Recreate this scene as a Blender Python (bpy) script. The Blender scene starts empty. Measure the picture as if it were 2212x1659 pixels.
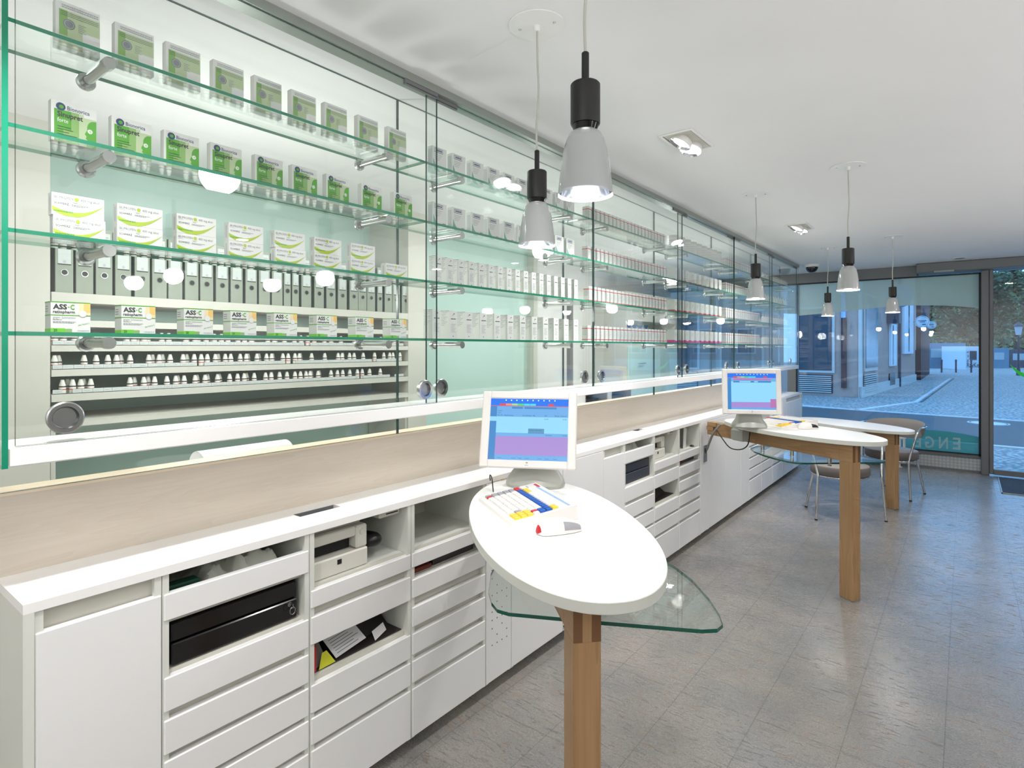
import bpy, bmesh, math, random
from mathutils import Vector, Matrix
random.seed(7)
PI = math.pi
C = bpy.context.scene.collection
sc = bpy.context.scene

# ------------------------------------------------------------------ camera
FPX = 1262.0; ANG = math.atan(979/1262.0); H = 1.5; CX, CY = 1106.0, 751.0
SA, CA = math.sin(ANG), math.cos(ANG)
cd = bpy.data.cameras.new('camera'); cam = bpy.data.objects.new('camera', cd); C.objects.link(cam)
cam.location = (0, 0, H); cam.rotation_euler = (PI/2, 0, ANG)
cd.sensor_width = 36.0; cd.lens = 36.0*FPX/2212.0
cd.shift_y = (CY-829.5)/2212.0
cd.clip_start = 0.02; cd.clip_end = 300
sc.camera = cam

# pixel -> world on a plane (calibration of the place, used for layout only)
def onz(x, y, z):
    D = FPX*(H-z)/(y-CY); L = (x-CX)/FPX*D
    return L*CA-D*SA, L*SA+D*CA
def onx(x, y, X):
    t = (x-CX)/FPX; D = X/(CA*t-SA)
    return D*(SA*t+CA), H-(y-CY)*D/FPX
def ony(x, y, Y):
    t = (x-CX)/FPX; D = Y/(SA*t+CA)
    return D*(CA*t-SA), H-(y-CY)*D/FPX

# ------------------------------------------------------------------ world, colour, quality
def lin(c):
    c = c/255.0
    return c/12.92 if c <= 0.04045 else ((c+0.055)/1.055)**2.4
def rgb(r, g, b): return (lin(r), lin(g), lin(b), 1.0)
w = bpy.data.worlds.new('dusk_sky'); sc.world = w; w.use_nodes = True
bg = w.node_tree.nodes['Background']
bg.inputs[0].default_value = (0.17, 0.42, 0.82, 1); bg.inputs[1].default_value = 2.4
sc.view_settings.view_transform = 'Standard'; sc.view_settings.look = 'None'
sc.view_settings.exposure = 0.36; sc.view_settings.gamma = 1.0; sc.view_settings.use_curve_mapping = False
cy = sc.cycles
cy.max_bounces = 10; cy.diffuse_bounces = 4; cy.glossy_bounces = 4; cy.transmission_bounces = 6
cy.transparent_max_bounces = 40; cy.use_adaptive_sampling = True; cy.adaptive_threshold = 0.04
cy.use_denoising = True; cy.caustics_reflective = False; cy.caustics_refractive = False
cy.sample_clamp_indirect = 4.0

ZC = 2.53          # ceiling
def lamp(name, kind, loc, energy, col=(1, 0.985, 0.965), size=0.05, spot=None, rot=(0, 0, 0), blend=0.6):
    d = bpy.data.lights.new(name, kind); d.energy = energy; d.color = col
    if kind == 'SPOT':
        d.spot_size = math.radians(spot); d.spot_blend = blend; d.shadow_soft_size = size
    elif kind == 'POINT': d.shadow_soft_size = size
    elif kind == 'AREA': d.shape = 'DISK'; d.size = size
    o = bpy.data.objects.new(name, d); o.location = loc; o.rotation_euler = rot; C.objects.link(o); return o
# counter spots, then unseen lamps added to brighten shop and store room (the fixtures in view are built further down)
def aim(src, dst):
    return (Vector(dst)-Vector(src)).to_track_quat('-Z', 'Y').to_euler()
for y in (0.25, -1.2):       # the same counter spotlights go on behind the camera
    for dy, dst in ((-.05, (-1.80, y-.25, .95)), (.06, (-1.72, y+.45, .95))):
        lamp('counter_spotlight', 'SPOT', (-1.095, y+dy, ZC-.06), 30, (1, .985, .97), .032, 84, aim((-1.095, y+dy, ZC-.06), dst), .75)
for x, y, e in ((2.1, 0.2, 8), (2.1, 2.8, 8), (2.1, 5.4, 8), (0.55, 5.6, 5), (0.5, -1.6, 5)):
    lamp('added_fill_lamp', 'AREA', (x, y, ZC-0.012), e, (1, 0.985, 0.965), 0.10)  # added out of view as general fill for the room
for x, y, e in ((2.2, -1.4, 75), (2.2, 1.2, 75), (2.2, 3.6, 65), (2.2, 5.8, 40), (-.2, -2.0, 70)):      # unseen upward spots added to brighten the ceiling
    lamp('added_ceiling_fill', 'SPOT', (x, y, 1.3), e*.84, (1, 0.99, 0.995), 0.025, 168, (PI, 0, 0), .25)
for x, y, e in ((-2.45, 0.6, 1.5), (-2.45, 1.8, 8), (-2.45, 3.1, 6), (-2.45, 4.4, 11), (-2.45, 5.8, 12), (-2.45, 7.3, 11)):
    lamp('added_store_room_fill', 'AREA', (x, y, ZC-0.012), e, (1, 0.99, 0.98), 0.17)  # unseen area lights added so the store room is bright enough
for y, e in ((1.2, 14), (3.6, 6), (6.0, 9)):
    lamp('added_store_room_point', 'POINT', (-2.5, y, 1.75), e, (1, 0.99, 0.98), 0.08)  # unseen points added to lift the store room walls

# ------------------------------------------------------------------ materials
M = {}
def newmat(name):
    m = bpy.data.materials.new(name); m.use_nodes = True; M[name] = m
    nt = m.node_tree; return m, nt, nt.nodes['Principled BSDF']
def mat(name, col, rough=0.5, metal=0.0, spec=0.5, coat=0.0, emit=None, estr=0.0, var=0.0):
    m, nt, b = newmat(name)
    b.inputs['Base Color'].default_value = col; b.inputs['Roughness'].default_value = rough
    b.inputs['Metallic'].default_value = metal; b.inputs['Specular IOR Level'].default_value = spec
    b.inputs['Coat Weight'].default_value = coat
    if emit: b.inputs['Emission Color'].default_value = emit; b.inputs['Emission Strength'].default_value = estr
    if var:
        N, L = nt.nodes, nt.links
        tc = N.new('ShaderNodeTexCoord'); n = N.new('ShaderNodeTexNoise'); n.inputs['Scale'].default_value = 3.0; n.inputs['Detail'].default_value = 4
        mx = N.new('ShaderNodeMixRGB'); mx.inputs[1].default_value = tuple(c*(1-var) for c in col[:3])+(1,); mx.inputs[2].default_value = tuple(min(1, c*(1+var)) for c in col[:3])+(1,)
        L.new(tc.outputs['Object'], n.inputs['Vector']); L.new(n.outputs['Fac'], mx.inputs[0]); L.new(mx.outputs[0], b.inputs['Base Color'])
    return m
def wood(name, c1, c2, axis, scale=1.0, rough=0.45, ring=14.0):
    m, nt, b = newmat(name); N, L = nt.nodes, nt.links
    tc = N.new('ShaderNodeTexCoord'); mp = N.new('ShaderNodeMapping')
    s = [9.0*scale]*3; s[axis] = 0.55*scale; mp.inputs['Scale'].default_value = s
    L.new(tc.outputs['Object'], mp.inputs['Vector'])
    n1 = N.new('ShaderNodeTexNoise'); n1.inputs['Scale'].default_value = 1.0; n1.inputs['Detail'].default_value = 3
    L.new(mp.outputs[0], n1.inputs['Vector'])
    mul = N.new('ShaderNodeMath'); mul.operation = 'MULTIPLY'; mul.inputs[1].default_value = ring
    fr = N.new('ShaderNodeMath'); fr.operation = 'FRACT'
    L.new(n1.outputs['Fac'], mul.inputs[0]); L.new(mul.outputs[0], fr.inputs[0])
    mp2 = N.new('ShaderNodeMapping'); s2 = [260.0]*3; s2[axis] = 6.0; mp2.inputs['Scale'].default_value = s2
    L.new(tc.outputs['Object'], mp2.inputs['Vector'])
    n2 = N.new('ShaderNodeTexNoise'); n2.inputs['Scale'].default_value = 1.0; n2.inputs['Detail'].default_value = 2
    L.new(mp2.outputs[0], n2.inputs['Vector'])
    add = N.new('ShaderNodeMath'); add.operation = 'MULTIPLY_ADD'; add.inputs[1].default_value = 0.55
    L.new(fr.outputs[0], add.inputs[0])
    sc2 = N.new('ShaderNodeMath'); sc2.operation = 'MULTIPLY'; sc2.inputs[1].default_value = 0.5
    L.new(n2.outputs['Fac'], sc2.inputs[0]); L.new(sc2.outputs[0], add.inputs[2])
    mx = N.new('ShaderNodeMixRGB'); mx.inputs[1].default_value = c1; mx.inputs[2].default_value = c2
    L.new(add.outputs[0], mx.inputs[0]); L.new(mx.outputs[0], b.inputs['Base Color'])
    b.inputs['Roughness'].default_value = rough
    return m
def glass(name, tint, ior=1.5, gloss=1.0):
    m = bpy.data.materials.new(name); m.use_nodes = True; M[name] = m
    nt = m.node_tree; N, L = nt.nodes, nt.links; N.clear()
    out = N.new('ShaderNodeOutputMaterial'); tr = N.new('ShaderNodeBsdfTransparent'); tr.inputs[0].default_value = tint+(1,)
    gl = N.new('ShaderNodeBsdfGlossy'); gl.inputs['Roughness'].default_value = 0.0; gl.inputs[0].default_value = (1, 1, 1, 1)
    fr = N.new('ShaderNodeFresnel'); ge = N.new('ShaderNodeNewGeometry')
    mr = N.new('ShaderNodeMapRange'); mr.inputs[3].default_value = ior; mr.inputs[4].default_value = 1/ior
    L.new(ge.outputs['Backfacing'], mr.inputs[0]); L.new(mr.outputs[0], fr.inputs['IOR'])
    g = N.new('ShaderNodeMath'); g.operation = 'MULTIPLY'; g.inputs[1].default_value = gloss; L.new(fr.outputs[0], g.inputs[0])
    mx = N.new('ShaderNodeMixShader'); L.new(g.outputs[0], mx.inputs[0]); L.new(tr.outputs[0], mx.inputs[1]); L.new(gl.outputs[0], mx.inputs[2])
    L.new(mx.outputs[0], out.inputs[0]); return m
def frosted(name, col, alpha):
    m, nt, b = newmat(name); b.inputs['Base Color'].default_value = col; b.inputs['Roughness'].default_value = 0.35; b.inputs['Alpha'].default_value = alpha
    return m
mat('ceiling_paint', rgb(242, 242, 242), 0.75, var=0.02)
mat('wall_paint', rgb(240, 240, 238), 0.7, var=0.02)
mat('greyed_wall', rgb(150, 149, 146), 0.7, var=0.03)  # unseen wall, greyed to weaken glass reflections and side light
mat('mint_wall', rgb(204, 234, 225), 0.35, var=0.03)
mat('cream_paint', rgb(208, 207, 197), 0.6, var=0.02)
mat('white_lacquer', rgb(240, 239, 237), 0.3, spec=0.4, var=0.01)
mat('front_lacquer', rgb(240, 240, 239), 0.28, spec=0.4, var=0.01)
mat('solid_white', rgb(250, 249, 247), 0.32, spec=0.4, var=0.01)
mat('carcass_white', rgb(224, 226, 218), 0.5, var=0.02)
mat('recess_grey', rgb(205, 203, 192), 0.5, var=0.02)
mat('black_gloss', rgb(18, 18, 20), 0.16, spec=0.6, var=0.1)
mat('black_plastic', rgb(24, 24, 25), 0.4, var=0.1)
mat('dark_grey', rgb(52, 58, 68), 0.4, var=0.05)
mat('steel', rgb(190, 192, 190), 0.25, metal=1.0, var=0.05)
mat('steel_dark', rgb(120, 122, 122), 0.3, metal=1.0, var=0.05)
mat('chrome', rgb(215, 217, 218), 0.12, metal=1.0, var=0.03)
mat('frame_grey', rgb(116, 118, 119), 0.42, metal=0.0, var=0.04)
mat('rail_grey', rgb(150, 158, 150), 0.35, metal=0.3, var=0.03)
mat('gasket_black', rgb(14, 15, 17), 0.5, var=0.1)
mat('cable_grey', rgb(188, 187, 178), 0.55, var=0.03)
mat('cable_black', rgb(24, 24, 24), 0.5, var=0.05)
mat('lamp_white', rgb(238, 238, 236), 0.4, var=0.01)
mat('lamp_silver', rgb(225, 228, 235), 0.1, metal=1.0, var=0.03)
mat('lamp_body_black', rgb(20, 20, 19), 0.45, var=0.05)
mat('bulb_glow', (1, 1, 1, 1), 0.5, emit=(1, 0.98, 0.95, 1), estr=16.0)
mat('reflector_glow', (1, 1, 1, 1), 0.4, emit=(1, 0.97, 0.92, 1), estr=9.0)
mat('printer_beige', rgb(214, 212, 202), 0.5, var=0.02)
mat('monitor_white', rgb(240, 236, 232), 0.38, var=0.01)
mat('stand_grey', rgb(176, 178, 170), 0.3, spec=0.6, var=0.02)
mat('paper_white', rgb(238, 238, 238), 0.65, var=0.02)
mat('bag_white', rgb(214, 216, 204), 0.6, var=0.06)
mat('paper_dark', rgb(50, 44, 42), 0.5, var=0.3)
mat('paper_grey', rgb(120, 116, 110), 0.5, var=0.15)
mat('yellow', rgb(212, 214, 50), 0.5, var=0.03)
mat('key_yellow', rgb(250, 212, 70), 0.4, var=0.02)
mat('key_blue', rgb(20, 90, 180), 0.4, var=0.02)
mat('key_red', rgb(205, 30, 50), 0.4, var=0.02)
mat('key_grey', rgb(165, 165, 170), 0.4, var=0.02)
mat('light_blue', rgb(150, 185, 230), 0.5, var=0.02)
mat('red_brown', rgb(120, 45, 30), 0.5, var=0.1)
mat('green_dark', rgb(10, 62, 46), 0.5, var=0.1)
mat('box_white', rgb(240, 240, 238), 0.42, var=0.01)
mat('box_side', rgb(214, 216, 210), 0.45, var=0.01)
mat('ink_black', rgb(40, 44, 48), 0.5, var=0.05)
mat('ink_grey', rgb(140, 145, 148), 0.5, var=0.05)
mat('ink_light', rgb(186, 190, 190), 0.5, var=0.03)
mat('ink_navy', rgb(30, 60, 110), 0.5, var=0.05)
mat('ink_red', rgb(205, 45, 45), 0.5, var=0.03)
mat('ink_crimson', rgb(200, 20, 50), 0.5, var=0.03)
mat('ink_magenta', rgb(205, 50, 140), 0.5, var=0.03)
mat('ink_green', rgb(84, 170, 40), 0.5, var=0.03)
mat('ink_green_mid', rgb(140, 185, 105), 0.5, var=0.03)
mat('ink_green_pale', rgb(196, 214, 172), 0.5, var=0.03)
mat('ink_green_bright', rgb(110, 205, 40), 0.5, var=0.03)
mat('ink_lime', rgb(180, 205, 40), 0.5, var=0.03)
mat('ink_teal', rgb(110, 180, 165), 0.5, var=0.03)
mat('ink_orange', rgb(250, 205, 120), 0.5, var=0.03)
mat('ink_orange_pale', rgb(250, 228, 185), 0.5, var=0.03)
mat('binder_grey', rgb(150, 160, 146), 0.55, var=0.05)
mat('binder_back', rgb(52, 66, 66), 0.6, var=0.05)
mat('binder_label', rgb(206, 214, 212), 0.55, var=0.02)
mat('cap_white', rgb(236, 236, 228), 0.4, var=0.02)
mat('bottle_dark', rgb(60, 40, 36), 0.3, var=0.1)
mat('bottle_blue', rgb(40, 90, 170), 0.2, var=0.1)
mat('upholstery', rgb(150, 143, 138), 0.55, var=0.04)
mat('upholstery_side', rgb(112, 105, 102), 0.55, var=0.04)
mat('glass_edge', rgb(26, 140, 108), 0.12, spec=0.6, var=0.12)
mat('glass_edge_dark', rgb(12, 92, 76), 0.1, spec=0.6, var=0.2)
mat('glass_edge_line', rgb(20, 66, 60), 0.15, spec=0.6, var=0.2)
mat('cord_grey', rgb(150, 148, 142), 0.6)
mat('radiator_white', rgb(236, 236, 236), 0.35, var=0.01)
mat('foliage_a', rgb(78, 96, 74), 0.8, var=0.4)
mat('foliage_b', rgb(122, 140, 92), 0.8, var=0.4)
mat('bark', rgb(60, 50, 44), 0.9, var=0.3)
mat('facade_grey', rgb(176, 150, 140), 0.9, var=0.06)
mat('facade_light', rgb(200, 196, 190), 0.85, var=0.04)
mat('facade_brown', rgb(70, 46, 50), 0.8, var=0.1)
mat('shop_dark', rgb(34, 46, 60), 0.15, var=0.4)
mat('shed_blue', rgb(90, 140, 165), 0.7, var=0.15)
mat('shed_light', rgb(170, 190, 195), 0.8, var=0.1)
mat('sign_white', rgb(215, 225, 232), 0.5, var=0.02)
mat('street_metal', rgb(46, 60, 80), 0.5, var=0.1)
mat('kerb_stone', rgb(205, 205, 205), 0.8, var=0.1)
mat('dish_blue', rgb(70, 120, 170), 0.5, var=0.05)
mat('logo_green', rgb(20, 200, 60), 0.4, emit=rgb(20, 200, 60), estr=0.15)
frosted('frost_teal', rgb(178, 214, 218), 0.85)
frosted('frost_teal_low', rgb(50, 165, 170), 0.88)
frosted('letter_film', rgb(190, 225, 232), 0.65)
wood('wood_maple', rgb(221, 211, 197), rgb(213, 201, 185), 1, 1.6, 0.3, 14)
wood('wood_maple_edge', rgb(244, 228, 202), rgb(236, 216, 186), 1, 0.9, 0.4, 6)
wood('wood_ash_z', rgb(186, 150, 108), rgb(156, 119, 80), 2, 1.3, 0.45, 9)
wood('wood_ash_x', rgb(186, 150, 108), rgb(156, 119, 80), 0, 1.3, 0.45, 9)
mat('wood_endgrain', rgb(120, 84, 54), 0.55, var=0.15)
glass('glass_clear', (0.982, 0.995, 0.989))
glass('glass_shelf', (0.95, 0.988, 0.972))
glass('glass_window', (0.97, 0.985, 0.985), 1.45)

def floor_material():
    m, nt, b = newmat('floor_tiles'); N, L = nt.nodes, nt.links
    tc = N.new('ShaderNodeTexCoord')
    def noise(scale, detail, sx=1, sy=1, dist=0.0):
        mp = N.new('ShaderNodeMapping'); mp.inputs['Scale'].default_value = (sx, sy, 1); L.new(tc.outputs['Object'], mp.inputs['Vector'])
        n = N.new('ShaderNodeTexNoise'); n.inputs['Scale'].default_value = scale; n.inputs['Detail'].default_value = detail; n.inputs['Distortion'].default_value = dist
        L.new(mp.outputs[0], n.inputs['Vector']); return n
    def ramp(src, a, ca, b_, cb):
        r = N.new('ShaderNodeValToRGB'); r.color_ramp.elements[0].position = a; r.color_ramp.elements[0].color = ca
        r.color_ramp.elements[1].position = b_; r.color_ramp.elements[1].color = cb; L.new(src, r.inputs[0]); return r
    big = ramp(noise(3.2, 5).outputs['Fac'], 0.38, rgb(143, 141, 138), 0.66, rgb(160, 153, 146))
    fine = ramp(noise(170, 2).outputs['Fac'], 0.35, (0.62, 0.62, 0.62, 1), 0.62, (1.12, 1.12, 1.12, 1))
    m1 = N.new('ShaderNodeMixRGB'); m1.blend_type = 'MULTIPLY'; m1.inputs[0].default_value = 0.8
    L.new(big.outputs[0], m1.inputs[1]); L.new(fine.outputs[0], m1.inputs[2])
    tan = ramp(noise(14, 6, 1.0, 2.2, 0.6).outputs['Fac'], 0.58, (0, 0, 0, 1), 0.70, (0.55, 0.55, 0.55, 1))
    m2 = N.new('ShaderNodeMixRGB'); m2.inputs[2].default_value = rgb(150, 128, 108); L.new(tan.outputs[0], m2.inputs[0]); L.new(m1.outputs[0], m2.inputs[1])
    pit = ramp(noise(34, 6, 0.5, 2.6, 0.9).outputs['Fac'], 0.35, (1, 1, 1, 1), 0.43, (0, 0, 0, 1))
    m3 = N.new('ShaderNodeMixRGB'); m3.inputs[2].default_value = rgb(84, 80, 74); 
    pm = N.new('ShaderNodeMath'); pm.operation = 'MULTIPLY'; pm.inputs[1].default_value = 0.5; L.new(pit.outputs[0], pm.inputs[0]); L.new(pm.outputs[0], m3.inputs[0]); L.new(m2.outputs[0], m3.inputs[1])
    # grout grid 0.305 x 0.6
    sep = N.new('ShaderNodeSeparateXYZ'); L.new(tc.outputs['Object'], sep.inputs[0])
    def grid(out, off, pitch):
        a = N.new('ShaderNodeMath'); a.operation = 'ADD'; a.inputs[1].default_value = off; L.new(out, a.inputs[0])
        d = N.new('ShaderNodeMath'); d.operation = 'DIVIDE'; d.inputs[1].default_value = pitch; L.new(a.outputs[0], d.inputs[0])
        f = N.new('ShaderNodeMath'); f.operation = 'PINGPONG'; f.inputs[1].default_value = 0.5; L.new(d.outputs[0], f.inputs[0])
        l = N.new('ShaderNodeMath'); l.operation = 'LESS_THAN'; l.inputs[1].default_value = 0.0016/pitch; L.new(f.outputs[0], l.inputs[0]); return l
    gx = grid(sep.outputs[0], 0.062+0.305*20, 0.305); gy = grid(sep.outputs[1], -3.066+0.6*20, 0.6)
    mxg = N.new('ShaderNodeMath'); mxg.operation = 'MAXIMUM'; L.new(gx.outputs[0], mxg.inputs[0]); L.new(gy.outputs[0], mxg.inputs[1])
    gm = N.new('ShaderNodeMath'); gm.operation = 'MULTIPLY'; gm.inputs[1].default_value = 0.65; L.new(mxg.outputs[0], gm.inputs[0])
    m4 = N.new('ShaderNodeMixRGB'); m4.inputs[2].default_value = rgb(92, 88, 82); L.new(gm.outputs[0], m4.inputs[0]); L.new(m3.outputs[0], m4.inputs[1])
    L.new(m4.outputs[0], b.inputs['Base Color'])
    rr = N.new('ShaderNodeMath'); rr.operation = 'MULTIPLY_ADD'; rr.inputs[1].default_value = 0.3; rr.inputs[2].default_value = 0.27
    L.new(pit.outputs[0], rr.inputs[0]); L.new(rr.outputs[0], b.inputs['Roughness'])
    bp = N.new('ShaderNodeBump'); bp.inputs['Strength'].default_value = 0.25; bp.inputs['Distance'].default_value = 0.002
    inv = N.new('ShaderNodeMath'); inv.operation = 'SUBTRACT'; inv.inputs[0].default_value = 1.0; L.new(pit.outputs[0], inv.inputs[1])
    L.new(inv.outputs[0], bp.inputs['Height']); L.new(bp.outputs[0], b.inputs['Normal'])
    b.inputs['Specular IOR Level'].default_value = 1.0
floor_material()
def cobble_material():
    m, nt, b = newmat('cobbles'); N, L = nt.nodes, nt.links
    tc = N.new('ShaderNodeTexCoord'); v = N.new('ShaderNodeTexVoronoi'); v.inputs['Scale'].default_value = 13
    L.new(tc.outputs['Object'], v.inputs['Vector'])
    r = N.new('ShaderNodeValToRGB'); r.color_ramp.elements[0].position = 0.30; r.color_ramp.elements[0].color = rgb(196, 196, 192)
    r.color_ramp.elements[1].position = 0.62; r.color_ramp.elements[1].color = rgb(128, 130, 130); L.new(v.outputs['Distance'], r.inputs[0])
    mx = N.new('ShaderNodeMixRGB'); mx.blend_type = 'MULTIPLY'; mx.inputs[0].default_value = 0.18
    L.new(r.outputs[0], mx.inputs[1]); L.new(v.outputs['Color'], mx.inputs[2]); L.new(mx.outputs[0], b.inputs['Base Color'])
    b.inputs['Roughness'].default_value = 0.6
    bp = N.new('ShaderNodeBump'); bp.inputs['Distance'].default_value = 0.03; bp.invert = True; L.new(v.outputs['Distance'], bp.inputs['Height']); L.new(bp.outputs[0], b.inputs['Normal'])
cobble_material()
def noisy(name, c1, c2, scale, rough, bump=0.0):
    m, nt, b = newmat(name); N, L = nt.nodes, nt.links
    tc = N.new('ShaderNodeTexCoord'); n = N.new('ShaderNodeTexNoise'); n.inputs['Scale'].default_value = scale; n.inputs['Detail'].default_value = 6
    L.new(tc.outputs['Object'], n.inputs['Vector'])
    mx = N.new('ShaderNodeMixRGB'); mx.inputs[1].default_value = c1; mx.inputs[2].default_value = c2; L.new(n.outputs['Fac'], mx.inputs[0]); L.new(mx.outputs[0], b.inputs['Base Color'])
    b.inputs['Roughness'].default_value = rough
    if bump:
        bp = N.new('ShaderNodeBump'); bp.inputs['Distance'].default_value = bump; L.new(n.outputs['Fac'], bp.inputs['Height']); L.new(bp.outputs[0], b.inputs['Normal'])
noisy('asphalt', rgb(62, 64, 66), rgb(84, 86, 88), 30, 0.6, 0.004)
noisy('mat_fibre', rgb(40, 42, 48), rgb(80, 82, 88), 120, 0.8, 0.01)
def plate_material():
    m, nt, b = newmat('tread_plate'); N, L = nt.nodes, nt.links
    tc = N.new('ShaderNodeTexCoord'); mp = N.new('ShaderNodeMapping'); mp.inputs['Rotation'].default_value = (0, PI/4, 0); mp.inputs['Scale'].default_value = (38, 1, 38)
    L.new(tc.outputs['Object'], mp.inputs['Vector'])
    c = N.new('ShaderNodeTexChecker'); c.inputs['Scale'].default_value = 1.0; L.new(mp.outputs[0], c.inputs['Vector'])
    w_ = N.new('ShaderNodeTexNoise'); w_.inputs['Scale'].default_value = 2.0; L.new(mp.outputs[0], w_.inputs['Vector'])
    mx = N.new('ShaderNodeMixRGB'); mx.inputs[1].default_value = rgb(172, 176, 178); mx.inputs[2].default_value = rgb(196, 199, 200)
    L.new(c.outputs['Fac'], mx.inputs[0]); L.new(mx.outputs[0], b.inputs['Base Color']); b.inputs['Roughness'].default_value = 0.4; b.inputs['Metallic'].default_value = 0.4
    bp = N.new('ShaderNodeBump'); bp.inputs['Distance'].default_value = 0.004; L.new(c.outputs['Fac'], bp.inputs['Height']); L.new(bp.outputs[0], b.inputs['Normal'])
plate_material()
# screen colours (the screens give off light)
def scr(name, c, s=1.0):
    m, nt, b = newmat(name); b.inputs['Base Color'].default_value = (0.01, 0.01, 0.01, 1); b.inputs['Roughness'].default_value = 0.15
    b.inputs['Emission Color'].default_value = c; b.inputs['Emission Strength'].default_value = s
for n_, c_ in {'scr_sky': (135, 200, 240), 'scr_blue': (20, 110, 225), 'scr_mid': (100, 160, 215), 'scr_deep': (55, 125, 185), 'scr_pink': (155, 130, 195),
               'scr_pink2': (170, 110, 165), 'scr_red': (205, 70, 80), 'scr_orange': (215, 140, 110), 'scr_green': (60, 205, 110), 'scr_lime': (150, 205, 140), 'scr_cyan': (60, 205, 225),
               'scr_dark': (40, 60, 90), 'scr_white': (225, 238, 248), 'scr_popup': (80, 140, 180)}.items():
    scr(n_, rgb(*c_), 0.95)

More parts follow.
